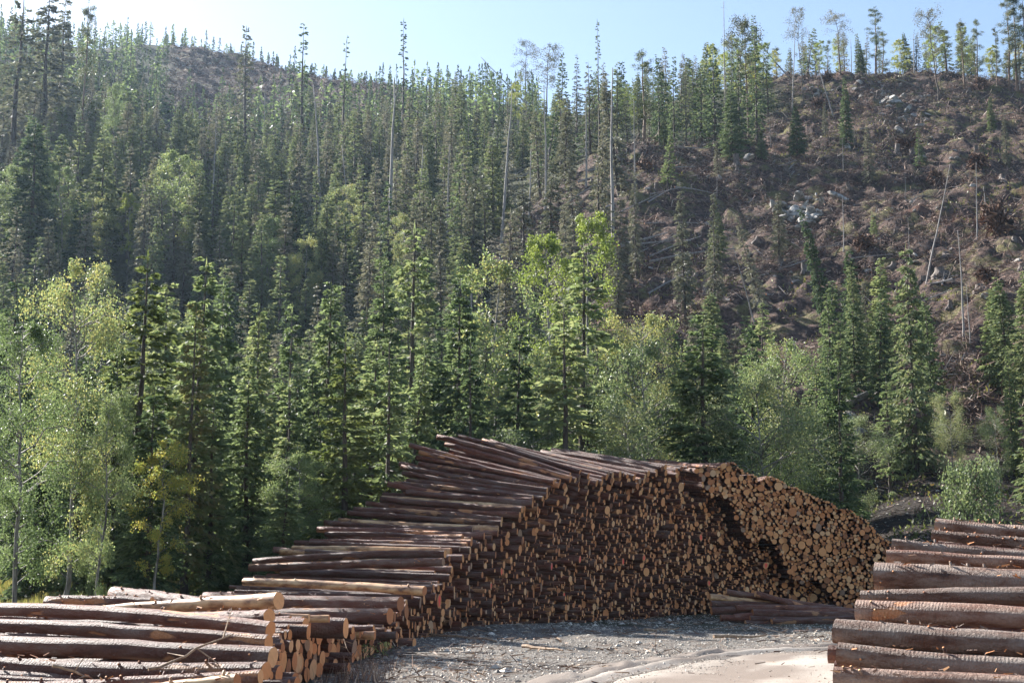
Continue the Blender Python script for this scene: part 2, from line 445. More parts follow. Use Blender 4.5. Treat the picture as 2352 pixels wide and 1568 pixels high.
# road: a bend of packed pale grit, crossing in front of the stacks, with wheel ruts along its edge
edge_px = [(1100, 1600), (1250, 1562), (1400, 1530), (1500, 1512), (1600, 1498), (1750, 1489), (1900, 1484), (2100, 1480), (2400, 1478)]  # outline follows the sunlit ground, so the pale grit also stands for sunlight
E = np.array([pix(u, v, H * F / (v - 1320) if True else 0)[:2] for u, v in edge_px])
E = np.concatenate([[[E[0][0] - 2.5, 8.0], [E[0][0] - 1.2, 13.5]], E])
tt = np.linspace(0, 1, 90); si = np.linspace(0, 1, len(E))
Ex = np.interp(tt, si, E[:, 0]); Ey = np.interp(tt, si, E[:, 1])
for _ in range(5): Ex[1:-1] = (Ex[:-2] + Ex[1:-1] * 2 + Ex[2:]) / 4; Ey[1:-1] = (Ey[:-2] + Ey[1:-1] * 2 + Ey[2:]) / 4
tx, ty = np.gradient(Ex), np.gradient(Ey); ln = np.hypot(tx, ty); nx, ny = ty / ln, -tx / ln
offs = np.concatenate([np.arange(-.5, 2.2, .08), np.arange(2.3, 9, .4)])
XX = Ex[:, None] + nx[:, None] * offs; YY = Ey[:, None] + ny[:, None] * offs
ZR = gz(XX, YY) + .035
wob = fbm(XX, YY, 1.5, 3, 8) * .12
rut = -.055 * np.exp(-((offs[None] - .35 + wob) / .16) ** 2) - .05 * np.exp(-((offs[None] - .95 + wob) / .16) ** 2) + .05 * np.exp(-((offs[None] - .05 + wob) / .12) ** 2) + .05 * np.exp(-((offs[None] - .65 + wob) / .12) ** 2)
ZR = ZR + rut + fbm(XX, YY, .35, 3, 9) * .02
ZR[:, 0] -= .10; ZR[:, :8] += (fbm(XX[:, :8], YY[:, :8], .5, 2, 19) * .16 - .03)
na_, nb_ = XX.shape
ii = (np.arange(na_ - 1)[:, None] * nb_ + np.arange(nb_ - 1)[None]).ravel()
M_ROAD, N, L, P = newmat('packed_grit')
tc = N.new('ShaderNodeTexCoord'); vec = tc.outputs['Object']
n1 = noise(N, L, vec, .8, 5, .6); n2 = noise(N, L, vec, 30, 4, .8)
at_ = N.new('ShaderNodeAttribute'); at_.attribute_name = 'zone'; sp = N.new('ShaderNodeSeparateColor'); L.new(at_.outputs[0], sp.inputs[0])
c = ramp(N, L, math_(N, L, 'ADD', math_(N, L, 'MULTIPLY', n1, .4), math_(N, L, 'MULTIPLY', sp.outputs[0], .6)), [(.3, (.20, .155, .12)), (.5, (.34, .29, .24)), (.7, (.43, .375, .315))])
c = mixc(N, L, sp.outputs[1], c, (.15, .118, .095))
c = mixc(N, L, ramp(N, L, n2, [(.36, (.8, .8, .8)), (.5, (0, 0, 0))]), c, (.16, .12, .095))
L.new(c, P.inputs['Base Color']); P.inputs['Roughness'].default_value = .85
b = N.new('ShaderNodeBump'); b.inputs['Strength'].default_value = .6; b.inputs['Distance'].default_value = .02
L.new(n2, b.inputs['Height']); L.new(b.outputs[0], P.inputs['Normal'])
tag(link('road', mesh('road', np.stack([XX, YY, ZR], -1).reshape(-1, 3), [np.stack([ii, ii + nb_, ii + nb_ + 1, ii + 1], 1)[:, ::-1]], [M_ROAD], smooth=True, cols=np.stack([
    fbm(offs[None] + wob * 2 + np.zeros_like(XX), np.arange(na_)[:, None] * .06 + np.zeros_like(XX), .7, 3, 91) + .5, np.clip(1.05 - (offs[None] + wob * 5) / .75, 0, 1) * .9 + np.clip(-rut / .05, 0, 1) * .5, np.zeros_like(XX), np.ones_like(XX)], -1).reshape(-1, 4))), kind='structure')

# ---------------------------------------------------------------- trees
def nrm(a): return a / (np.linalg.norm(a, axis=-1, keepdims=True) + 1e-9)


def spruce_parts(h, w, nwh, per, tw, lsz, base=.06, droop=.35, dead=0.0, r=None, gap=0.0, thin=1.0, up=.25):
    """Norway spruce: whorls of branches with hanging side twigs. returns trunk MB, crown MB"""
    r = r or np.random.default_rng(1)
    T = MB(); C = MB()
    zs = np.linspace(0, h, 9); bend = np.cumsum(r.normal(0, .0035 * h, (9, 2)), 0); bend[0] = 0
    tr = np.interp(zs / h, [0, .1, 1], [.016 * h + .04, .012 * h + .02, .008])
    T.tube(np.c_[bend, zs], tr, 6)
    ctr = lambda z: np.array([np.interp(z, zs, bend[:, 0]), np.interp(z, zs, bend[:, 1]), z])
    hz = base * h + (h - base * h) * (np.linspace(0, 1, nwh) ** .92) * .985
    c0, ax, sd = [], [], []
    for z in hz:
        f = (h - z) / (h * (1 - base))
        L0 = w * min(1, (f * 1.12)) ** .8 * (1 if f < .75 else 1 - (f - .75) * .9)
        n = per if f > .12 else 4
        a0 = r.uniform(0, 6.28)
        if r.random() < gap: n = max(1, n // 3)
        for k in range(n):
            a = a0 + k * 6.28 / n + r.normal(0, .3)
            L = max(L0 * r.uniform(.62, 1.18), .02 * h)
            d = np.array([math.cos(a), math.sin(a), 0])
            t = np.linspace(0, 1, 5)
            dr = droop * L * (f * 1.1) - up * L * max(0, .5 - f)
            p = ctr(z + r.normal(0, .016 * h)) + d * (t[:, None] * L) + np.array([0, 0, 1]) * (-dr * t ** 1.2 + .13 * L * t ** 3)[:, None]
            if f > .1: T.strips(p[:-1], p[1:], [.022 * L + .012, .018 * L + .01, .012 * L + .008, .006], 0)
            if r.random() < dead: continue
            m = max(3, int(tw * (L / w) ** .7 * thin + 2))
            s = (r.uniform(.12, 1, m)) ** .75
            q = np.stack([np.interp(s, t, p[:, i]) for i in range(3)], 1)
            side = np.array([-d[1], d[0], 0]) * np.where(r.random(m) < .5, 1, -1)[:, None]
            tl = (L * .34 * (1.15 - s) + lsz * 1.3) * r.uniform(.6, 1.2, m)
            dirn = nrm(d * .75 + side * r.uniform(.35, 1, (m, 1)) + np.array([0, 0, -1]) * r.uniform(-.05, .75, (m, 1)) * (f + .15))
            for j in range(2 if lsz < .3 else 1):
                o = q + dirn * (tl * (.45 * j))[:, None]
                dd = nrm(dirn + r.normal(0, .22, (m, 3)) + np.array([0, 0, -.18 * j]))
                c0.append(o); ax.append(dd * (tl * .62)[:, None])
                sd.append(nrm(np.cross(dd, r.normal(size=(m, 3)))) * (lsz * r.uniform(.2, .38, (m, 1))))
            c0.append(p[-2:-1]); ax.append((p[-1:] - p[-2:-1]) * 1.6 + 0); sd.append(nrm(np.cross(d, r.normal(size=3)))[None] * lsz * .3)
    # leader
    c0.append(ctr(h * .97)[None]); ax.append(np.array([[0, 0, .055 * h]])); sd.append(np.array([[.0035 * h, 0, 0]]))
    C.quads(np.concatenate(c0), np.concatenate(ax), np.concatenate(sd), 0)
    return T, C


def birch_parts(h, w, nl, lsz, r, base=.15, top=1.0, lean=.02, bare=0.0, limbs=34, spread=.5):
    T = MB(); C = MB()
    zs = np.linspace(0, h * .96, 10); bend = np.cumsum(r.normal(0, .010 * h, (10, 2)), 0); bend[0] = 0
    T.tube(np.c_[bend, zs], np.interp(zs / h, [0, 1], [.0085 * h + .015, .006]), 6)
    tips = []
    for k in range(limbs):
        f = r.random() ** .8; z = h * (base + (.93 - base) * f)
        a = r.uniform(0, 6.28)
        env = math.sin(math.pi * min(1, max(.06, (1 - f) ** .75 * .86 + .04)))
        L = w * (.35 + .75 * env) * r.uniform(.6, 1.15)
        o = np.array([np.interp(z, zs, bend[:, 0]), np.interp(z, zs, bend[:, 1]), z])
        d = np.array([math.cos(a), math.sin(a), 0]); t = np.linspace(0, 1, 6)
        p = o + d * (L * t ** .9)[:, None] + np.array([0, 0, 1]) * (L * (.9 * t - .55 * t ** 2.4) * r.uniform(.6, 1.2))[:, None]
        p[1:] += r.normal(0, .05 * L, (5, 3))
        T.tube(p, np.linspace(.010 * L + .012, .004, 6), 3)
        for j in range(3):
            i = r.integers(2, 5); d2 = nrm(d + r.normal(0, .7, 3)); l2 = L * r.uniform(.25, .5)
            pe = p[i] + d2 * l2 + np.array([0, 0, -.12 * l2]); T.strips(p[i][None], pe[None], [.012 * L + .004], 0)
            tips += [(p[i] * (1 - s) + pe * s, .10 * L + .06) for s in (.35, .7, 1.0)]
        tips += [(p[i], .10 * L + .07) for i in (3, 4, 5, 5)]
    P0 = np.array([t_[0] for t_ in tips]); sg = np.array([t_[1] for t_ in tips])
    keep = r.random(len(P0)) > bare; P0 = P0[keep]; sg = sg[keep]
    k = r.integers(0, len(P0), nl)
    c = P0[k] + r.normal(0, 1, (nl, 3)) * sg[k, None] * np.array([1, 1, 1.15]) * spread * 1.9
    ax = nrm(r.normal(0, 1, (nl, 3)) + np.array([0, 0, -.5])) * lsz * r.uniform(.6, 1.3, (nl, 1))
    sd = nrm(np.cross(ax, r.normal(size=(nl, 3)))) * lsz * r.uniform(.28, .45, (nl, 1))
    C.quads(c, ax, sd, 0, mid=.45)
    return T, C


def pine_parts(h, w, nl, lsz, r, base=.5):
    T = MB(); C = MB()
    zs = np.linspace(0, h * .97, 10); bend = np.cumsum(r.normal(0, .005 * h, (10, 2)), 0); bend[0] = 0
    T.tube(np.c_[bend, zs], np.interp(zs / h, [0, 1], [.013 * h + .03, .01]), 6)
    cl = []
    for k in range(36):
        f = r.random(); z = h * (base + (.97 - base) * f); a = r.uniform(0, 6.28)
        L = w * (.35 + .8 * (1 - f) ** .7 * (1 if f > .15 else .6)) * r.uniform(.5, 1.15)
        o = np.array([np.interp(z, zs, bend[:, 0]), np.interp(z, zs, bend[:, 1]), z]); d = np.array([math.cos(a), math.sin(a), 0])
        e = o + d * L + np.array([0, 0, L * r.uniform(-.05, .45)])
        T.strips(o[None], e[None], [.03 * L + .02], 0)
        for s in (.5, .75, 1, 1): cl.append(o * (1 - s) + e * s + r.normal(0, .1 * L, 3))
    for k in range(9):   # dead lower snags
        z = h * r.uniform(.2, base + .1); a = r.uniform(0, 6.28); o = np.array([0, 0, z]); e = o + np.array([math.cos(a), math.sin(a), -.2]) * w * r.uniform(.2, .6)
        T.strips(o[None], e[None], [.03], 0)
    cl.append(np.array([bend[-1][0], bend[-1][1], h * .98])); cl = np.array(cl)
    k = r.integers(0, len(cl), nl)
    c = cl[k] + r.normal(0, .12 * w, (nl, 3)) * np.array([1.2, 1.2, .65])
    ax = nrm(r.normal(0, 1, (nl, 3)) + np.array([0, 0, .5])) * lsz * r.uniform(.6, 1.3, (nl, 1))
    sd = nrm(np.cross(ax, r.normal(size=(nl, 3)))) * lsz * r.uniform(.1, .2, (nl, 1))
    C.quads(c, ax, sd, 0)
    return T, C


def snag_parts(h, r, twigs=26, top=.35):
    T = MB()
    zs = np.linspace(0, h, 8); bend = np.cumsum(r.normal(0, .004 * h, (8, 2)), 0); bend[0] = 0
    T.tube(np.c_[bend, zs], np.interp(zs / h, [0, 1], [.011 * h + .03, .014 * top * h * .3 + .02]), 6, cap='b')
    for k in range(twigs):
        z = h * r.uniform(.25, 1); a = r.uniform(0, 6.28); L = h * r.uniform(.015, .07)
        o = np.array([np.interp(z, zs, bend[:, 0]), np.interp(z, zs, bend[:, 1]), z])
        e = o + np.array([math.cos(a), math.sin(a), r.uniform(-.7, .1)]) * L
        T.strips(o[None], e[None], [.025], 0)
    return T


# prototypes: name -> list of (reference height, trunk mesh, crown mesh or None)
PROTO = {}


def reg(key, h, TC, tm, cm):
    T, C = TC if isinstance(TC, tuple) else (TC, None)
    n = len(PROTO.setdefault(key, []))
    tme = T.mesh('trunk', [tm], smooth=True); cme = C.mesh('crown', [cm]) if C else None
    both = None
    if C:
        B = MB(); B.v = list(T.v); B.n = T.n
        for k_ in T.f: B.f[k_] = list(T.f[k_]); B.m[k_] = list(T.m[k_])
        for v_, in zip(C.v): pass
        off = B.n; B.v += C.v; B.n += C.n
        for k_ in C.f:
            if C.f[k_]:
                B.f.setdefault(k_, []); B.m.setdefault(k_, [])
                B.f[k_] += [f_ + off for f_ in C.f[k_]]; B.m[k_] += [m_ + 1 for m_ in C.m[k_]]
        both = B.mesh('tree', [tm, cm])
    PROTO[key].append((h, tme, cme, both))


rr = np.random.default_rng(11)
for k in range(4): reg('near', 9, spruce_parts(9, rr.uniform(1.25, 1.6), 36, 7, 26, .17, base=.05, droop=.45, r=rr), M_TRUNK, M_SPRUCEN)
for k in range(3): reg('nearopen', 9, spruce_parts(9, rr.uniform(1.35, 1.7), 27, 6, 26, .16, base=.12, droop=.35, dead=.14, gap=.25, r=rr), M_TRUNK, M_SPRUCEN)
for k in range(2): reg('neary', 9, spruce_parts(9, rr.uniform(1.35, 1.6), 29, 6, 26, .16, base=.10, droop=.3, dead=.08, gap=.15, r=rr), M_TRUNK, M_SPRUCEY)
for k in range(5): reg('mid', 12, spruce_parts(12, rr.uniform(1.5, 2.2), 34, 7, 17, .27, base=.05, droop=.5, dead=.03, gap=.06, r=rr), M_TRUNK, M_SPRUCE)
for k in range(3): reg('midl', 14, spruce_parts(14, rr.uniform(1.3, 1.9), 38, 6, 14, .25, base=.12, droop=.7, dead=.1, gap=.2, r=rr), M_TRUNK, M_LICHEN)
for k in range(5): reg('far', 15, spruce_parts(15, rr.uniform(1.9, 3.0), 28, 6, 10, .42, base=.06, droop=.55, dead=.05, gap=.08, r=rr), M_TRUNK, M_SPRUCE)
for k in range(4): reg('farl', 17, spruce_parts(17, rr.uniform(1.7, 2.6), 32, 6, 9, .38, base=.15, droop=.75, dead=.12, gap=.2, r=rr), M_TRUNK, M_LICHEN)
for k in range(3): reg('tall', 20, spruce_parts(20, rr.uniform(1.1, 1.5), 26, 4, 9, .36, base=.40, droop=.7, dead=.25, gap=.35, r=rr), M_TRUNK, M_SPRUCE)
for k in range(4): reg('birch', 9, birch_parts(9, 1.6, 22000, .064, rr, base=.06, spread=.38, limbs=44), M_BIRCHBARK, M_BIRCH)
for k in range(2): reg('willow', 7, birch_parts(7, 1.7, 18000, .062, rr, base=.05, limbs=40), M_BIRCHBARK, M_WILLOW)
for k in range(3): reg('birchm', 12, birch_parts(12, 1.8, 11000, .115, rr, base=.15, spread=.36, limbs=44), M_BIRCHBARK, M_BIRCH)
for k in range(3): reg('birchy', 12, birch_parts(12, 1.6, 9000, .115, rr, base=.2, spread=.34, limbs=40), M_BIRCHBARK, M_YELLOW)
for k in range(3): reg('birchb', 14, birch_parts(14, 2.2, 2600, .16, rr, base=.4, bare=.35, limbs=30), M_TRUNK, M_LICHEN)
for k in range(3): reg('pine', 14, pine_parts(14, 1.55, 6500, .2, rr, base=.22), M_TRUNKP, M_PINE)
for k in range(2): reg('bush', 2, birch_parts(2.4, .9, 3800, .085, rr, base=.0, limbs=30), M_TRUNK, M_WILLOW)
for k in range(4): reg('snag', 14, snag_parts(14, rr), M_GREYWOOD, None)

NAMES = dict(near='spruce_tree', nearopen='spruce_tree', neary='spruce_tree', mid='spruce_tree', midl='spruce_tree', far='spruce_tree', farl='spruce_tree',
             tall='spruce_tree', birch='birch_tree', willow='willow_tree', birchm='birch_tree', birchy='birch_tree', birchb='birch_tree', pine='pine_tree',
             bush='leafy_bush', snag='dead_trunk')
CATS = dict(spruce_tree='spruce', birch_tree='birch', pine_tree='pine', leafy_bush='bush', dead_trunk='dead tree', willow_tree='willow')
CNT = {}
OCC = []


def plant(kind, p, h, label, group=None, lean=(0, 0), wide=1.0, single=False, wig=True):
    """lean: (degrees towards the right, degrees towards the camera)"""
    pr = PROTO[kind]; i = CNT.get(kind, 0); CNT[kind] = i + 1
    H0, tm, cm, both = pr[i % len(pr)]
    name = NAMES[kind]; s = h / H0
    M = Matrix.Translation(Vector([float(c) for c in p]) - Vector((0, 0, .012 * h)))
    M = M @ Matrix.Rotation(R(lean[0]), 4, 'Y') @ Matrix.Rotation(R(lean[1]), 4, 'X') @ Matrix.Rotation(random.uniform(0, 6.28), 4, 'Z')
    M = M @ Matrix.Diagonal((s * wide, s * wide, s, 1))
    if single and both:
        o = link(name, both); o.matrix_world = M
    else:
        o = link(name, None); o.matrix_world = M
        link('trunk', tm, o)
        if cm: link('crown', cm, o)
    tag(o, label, CATS[name], group)
    OCC.append((p[0], p[1], h))
    return o


def P1(kind, u, yt, d=None, yb=None, label=None, group=None, lean=0, wide=1.0, single=False, toward=0):
    if yb is not None:
        p = hit(u, yb, dmin=55)
        if p is None: p = foot(u, 260)
    else: p = foot(u, d)
    h = topz(p[1], yt) - p[2]
    if h < 1: print('SHORT', kind, u, yt, d, yb, h); return
    return plant(kind, p, h / max(.3, math.cos(R(lean))), label, group, (lean, toward), wide, single)


# --- trees that can be told apart
P1('birch', 135, 578, 40, label='tall near birch with yellow-orange top leaves rising at the left', wide=.75)
P1('birch', 20, 700, 37, label='yellow-green birch cut off by the left edge behind the log pile', wide=.8)
P1('birch', 215, 870, 39, label='leafy green birch between the yellow-topped birch and the near spruces', wide=.65)
P1('near', 250, 790, 46, label='slim spruce between the yellow-topped birch and the brown-trunked spruce', wide=.8)
P1('near', 175, 830, 44, label='slim spruce hidden low among the left birches', wide=.9)
P1('near', 330, 880, 42, label='low bushy spruce in front of the brown-trunked spruce', wide=1.2)
P1('birchy', 345, 985, 41, label='small yellow-leaved birch low among the left front trees', wide=1.0)
P1('near', 480, 900, 46, label='low green spruce standing right of the small yellow birch', wide=1.1)
P1('near', 560, 830, 48, label='low pale spruce behind the left ends of the third tier logs', wide=1.1)
P1('near', 75, 830, 45, label='low spruce under the yellow-topped birch', wide=1.0)
P1('neary', 302, 578, 47, label='sharp-topped spruce with bare brown trunk and brownish inner twigs', wide=1.15)
P1('near', 428, 598, 53, label='tall dark green spruce right of the brown-trunked spruce', wide=1.0)
P1('neary', 425, 700, 45, label='thin spruce with a straight trunk in front of a taller spruce', wide=.8)
P1('near', 365, 655, 60, label='pale spruce between the two tall left spruces', wide=1.0)
P1('near', 500, 650, 64, label='narrow spruce with a thin tip in the left middle row', wide=.85)
P1('near', 575, 700, 57, label='slim spruce rising straight above the dark gap', wide=.8)
P1('nearopen', 652, 700, 60, label='pointed open spruce next to the dark forest gap', wide=.8)
P1('near', 740, 655, 62, label='dense tapering spruce left of the yellowing spruce', wide=.9)
P1('neary', 786, 765, 47, label='yellow-green spruce with brownish twigs left of the log pile crest', wide=1.15)
P1('nearopen', 880, 770, 48, label='open spruce with visible trunk just left of the log pile crest', wide=.95)
P1('near', 868, 600, 68, label='tall spruce with a fine tip behind the open spruce', wide=.8)
P1('nearopen', 940, 515, 73, label='broad dark spruce with tiered spreading branches', wide=1.05)
P1('near', 965, 790, 60, label='low pale spruce directly behind the highest logs', wide=1.05)
P1('near', 1047, 635, 60, label='pale conical spruce above the crest of the log pile', wide=.95)
P1('nearopen', 1082, 770, 56, label='thin-topped spruce with bare trunk beside the conical spruce', wide=.9)
P1('near', 1178, 745, 59, label='dark shaded spruce in front of the big pale birch', wide=.95)
P1('nearopen', 1293, 690, 57, label='spruce with exposed brown lower trunk behind the pile', wide=1.25)
P1('nearopen', 1348, 560, 62, label='tall spruce with hanging twigs right of the exposed trunk', wide=1.15)
P1('near', 1612, 732, 58.5, label='broad cone-shaped bright green spruce behind the right log pile', wide=1.5)
P1('nearopen', 1940, 825, 60, label='small open-branched spruce in front of the rocks', wide=1.0)
P1('mid', 2105, 560, 80, label='tall ragged spruce left of the leaning pole on the right slope', wide=.7)
P1('near', 2330, 800, 77, label='half-seen spruce at the right edge above the bank', wide=.6)
P1('near', 1740, 740, 70, label='narrow spruce just left of the silvery birch', wide=.9)
P1('near', 640, 1090, 44, label='low bright spruce beside the light green bush near the logs', wide=1.6)
P1('near', 1905, 870, 72, label='short spruce partly hidden beside the silvery birch', wide=1.0)
P1('birch', 680, 1005, 46, label='light green bushy birch left of the log pile crest', wide=1.1)
P1('birchm', 375, 325, yb=650, label='bright yellow-green birch standing tall against the dark forest', wide=1.15)
P1('birchm', 1170, 560, 72, label='big pale green birch with arching crown behind the pile', wide=1.0)
P1('birchy', 1262, 488, 98, label='yellow-green birch leaning over the big pale birch', wide=.9)
P1('birchy', 1343, 455, 102, label='yellow birch crown right above the tall hanging spruce', wide=.85)
P1('birchy', 1450, 188, yb=310, label='bright yellow birch among the spruces on the bench', wide=1.1)
P1('willow', 1480, 770, 60, label='silvery leaved willow behind the flat log top', wide=.8)
P1('willow', 1440, 930, 57, label='low silvery willow at the foot of the willow behind the logs', wide=1.2)
P1('birch', 1815, 750, 60, label='silvery narrow-topped birch behind the right log pile', wide=.85)
P1('willow', 1755, 850, 58, label='silvery bushy willow just behind the right log pile', wide=.9)
P1('nearopen', 2045, 850, 76, label='open spruce among the rocks below the ragged spruce', wide=.9)
P1('willow', 2190, 900, 75, label='dark leafy willow on the bank right of the rocks', wide=.7)
P1('willow', 2300, 930, 74, label='half-shaded willow on the bank near the right edge', wide=.7)
P1('willow', 1225, 985, 57, label='round silvery bush-like willow right behind the crest logs', wide=1.2)
P1('willow', 1970, 950, 73, label='pale willow at the foot of the boulders', wide=1.0)
P1('birch', 1500, 690, 66, label='thin pale birch above the silvery willow', wide=.8)
P1('bush', 2243, 1105, 60, label='small bright green leafy sapling above the right hand log pile', wide=.62)
P1('nearopen', 2, 640, 62, label='grey-green spruce at the left edge of the picture', wide=1.0)
for u, yt, yb, k, lb, ln, wd in [
    (1945, 180, 335, 'mid', 'lone narrow spruce on the felled slope with foliage to the ground', 0, .8),
    (1833, 243, 362, 'mid', 'lone full conical spruce standing in the felled area', 0, 1.3),
    (1750, 298, 365, 'mid', 'small spruce at the edge of the felled area', 0, 1.3),
    (1525, 262, 345, 'mid', 'small pale spruce at the foot of the bench spruces', 0, 1.3),
    (1740, 60, 330, 'far', 'tallest dense spruce next to the leaning dead poles', 0, .8),
    (1682, 205, 372, 'mid', 'bushy spruce at the front of the bench group', 0, 1.2),
    (1462, 395, 640, 'midl', 'ragged spruce with hanging grey twigs below the bench', 0, .75),
    (1640, 440, 700, 'midl', 'thin spruce of bare trunk and green tufts on the felled slope', 1, .75),
    (1575, 420, 735, 'midl', 'spindly spruce with drooping tufts left of another one', -1, .8),
    (1905, 480, 745, 'mid', 'bright green leaning spruce with a bare brown lower trunk', -12, .65),
    (1760, 490, 740, 'midl', 'long thin leaning spruce with foliage on its upper half', -14, .7),
    (925, 45, 360, 'tall', 'tallest spruce on the skyline with a dark tufted top', 0, .85),
    (785, 88, 430, 'tall', 'tall dark-topped spruce left of the tallest skyline spruce', 1, .9),
    (690, 58, 420, 'tall', 'tall open-crowned spruce standing above the left ridge', 0, 1.2),
    (1378, 45, 360, 'tall', 'very thin spruce pole with a small tuft on top', -1, .6),
    (560, 60, 400, 'farl', 'tall pine-like spruce at the end of the far ridge', 0, 1.0),
    (1295, 120, 300, 'far', 'dark spruce right of the bare-crowned birches on the skyline', 0, .9),
    (1325, 125, 330, 'farl', 'thin spruce beside the dark skyline spruce', 0, .8),
    (1515, 128, 330, 'far', 'dark pointed spruce in the bench group beside the pine', 0, .8),
    (1549, 130, 335, 'far', 'pointed spruce in the middle of the bench group', 0, .9),
    (1577, 136, 335, 'farl', 'narrow spruce with a crooked tip in the bench group', 0, .8),
    (1612, 150, 335, 'far', 'dense spruce left of the twin-topped spruce', 0, 1.0),
    (1642, 104, 345, 'far', 'tall spruce with bluish needles in the bench group', 0, 1.1),
    (1700, 130, 340, 'far', 'dark spruce behind the bushy bench spruce', 0, 1.1),
    (30, -40, 420, 'farl', 'huge grey-green spruce cut off at the upper left corner', 0, 1.2),
    (90, -30, 380, 'midl', 'tall yellowish spruce next to the corner spruce', 0, 1.3),
    (135, 5, 340, 'midl', 'tall sunlit spruce at the upper left', 0, 1.2),
    (185, -10, 330, 'pine', 'thin pine with a sparse crown against the sky', 0, .6),
    (72, 272, 640, 'mid', 'pale grey-green conical spruce in the left forest', 0, 1.3),
    (225, 300, 600, 'mid', 'slim spruce between the bright birch and the left edge', 0, 1.0),
]:
    P1(k, u, yt, yb=yb, label=lb, lean=ln, wide=wd)
for u, yt, yb, k, lb, ln, wd in [
    (35, 365, 640, 'birchm', 'green birch at the left edge above the front row', 0, 1.2),
    (150, 372, 640, 'birchm', 'tall yellow-green birch left of the bright birch', 0, 1.0),
    (210, 428, 650, 'birchm', 'round green birch low between two taller birches', 0, 1.4),
    (292, 425, 650, 'birchy', 'narrow yellow birch just left of the bright birch', 0, .8),
    (618, 485, 760, 'birchm', 'pale birch rising over the middle spruces', 0, .9),
    (570, 525, 640, 'birchy', 'small bright green birch top over the dark gap', 0, .7),
    (640, 575, 780, 'birchm', 'yellow-green birch in front of the pale birch', 0, .8),
    (705, 535, 790, 'birchm', 'birch with hazy crown left of the tiered spruce', 0, .9),
    (262, 180, 420, 'birchm', 'light birch top high in the left forest', 0, .7),
    (1208, 92, 250, 'birchb', 'bare-crowned birch on the skyline left of its twin', 0, 1.1),
    (1252, 92, 290, 'birchb', 'bare-crowned birch with forked top on the skyline', 2, 1.1),
    (1190, 180, 300, 'birchy', 'yellow birch crown under the bare-crowned birches', 0, 1.0),
    (1690, 35, 310, 'birchb', 'bare curved birch beside the leaning poles', 3, 1.0),
    (1930, 14, 175, 'birchb', 'tall sparse birch on the right hilltop', 0, 1.1),
    (1882, 90, 172, 'birchy', 'light yellow birch on the hilltop left of the sparse birch', 0, 1.1),
    (2076, 88, 190, 'birchy', 'brightest yellow birch on the right skyline', 0, 1.3),
    (2155, 5, 232, 'birchb', 'tall bare birch standing out on the right skyline', -3, .9),
    (1845, 10, 235, 'birchb', 'bare crooked birch rising through the hilltop', -2, .6),
    (1480, 112, 330, 'pine', 'pine with a broad ragged crown behind the yellow birch', 0, 1.2),
    (2011, 14, 168, 'pine', 'tall dark pine in the middle of the right skyline', 0, 1.1),
    (2216, 40, 205, 'pine', 'left one of two pines standing side by side on the skyline', 0, .9),
    (2247, 42, 205, 'pine', 'right one of two pines standing side by side on the skyline', 0, .9),
    (2318, -20, 210, 'pine', 'tall bare-stemmed pine at the right corner, left of the group', 0, .8),
    (2336, -30, 212, 'pine', 'tall bare-stemmed pine at the right corner, middle of the group', 0, .8),
    (2356, -25, 214, 'pine', 'tall bare-stemmed pine at the right corner, last of the group', 0, .8),
    (2290, 60, 205, 'pine', 'thin pine between the paired pines and the corner pines', 0, .6),
    (1720, 28, 310, 'pine', 'thin dark pine where the leaning poles cross', 0, .6),
]:
    P1(k, u, yt, yb=yb, label=lb, lean=ln, wide=wd, single=(k in ('pine', 'birchb') and False))
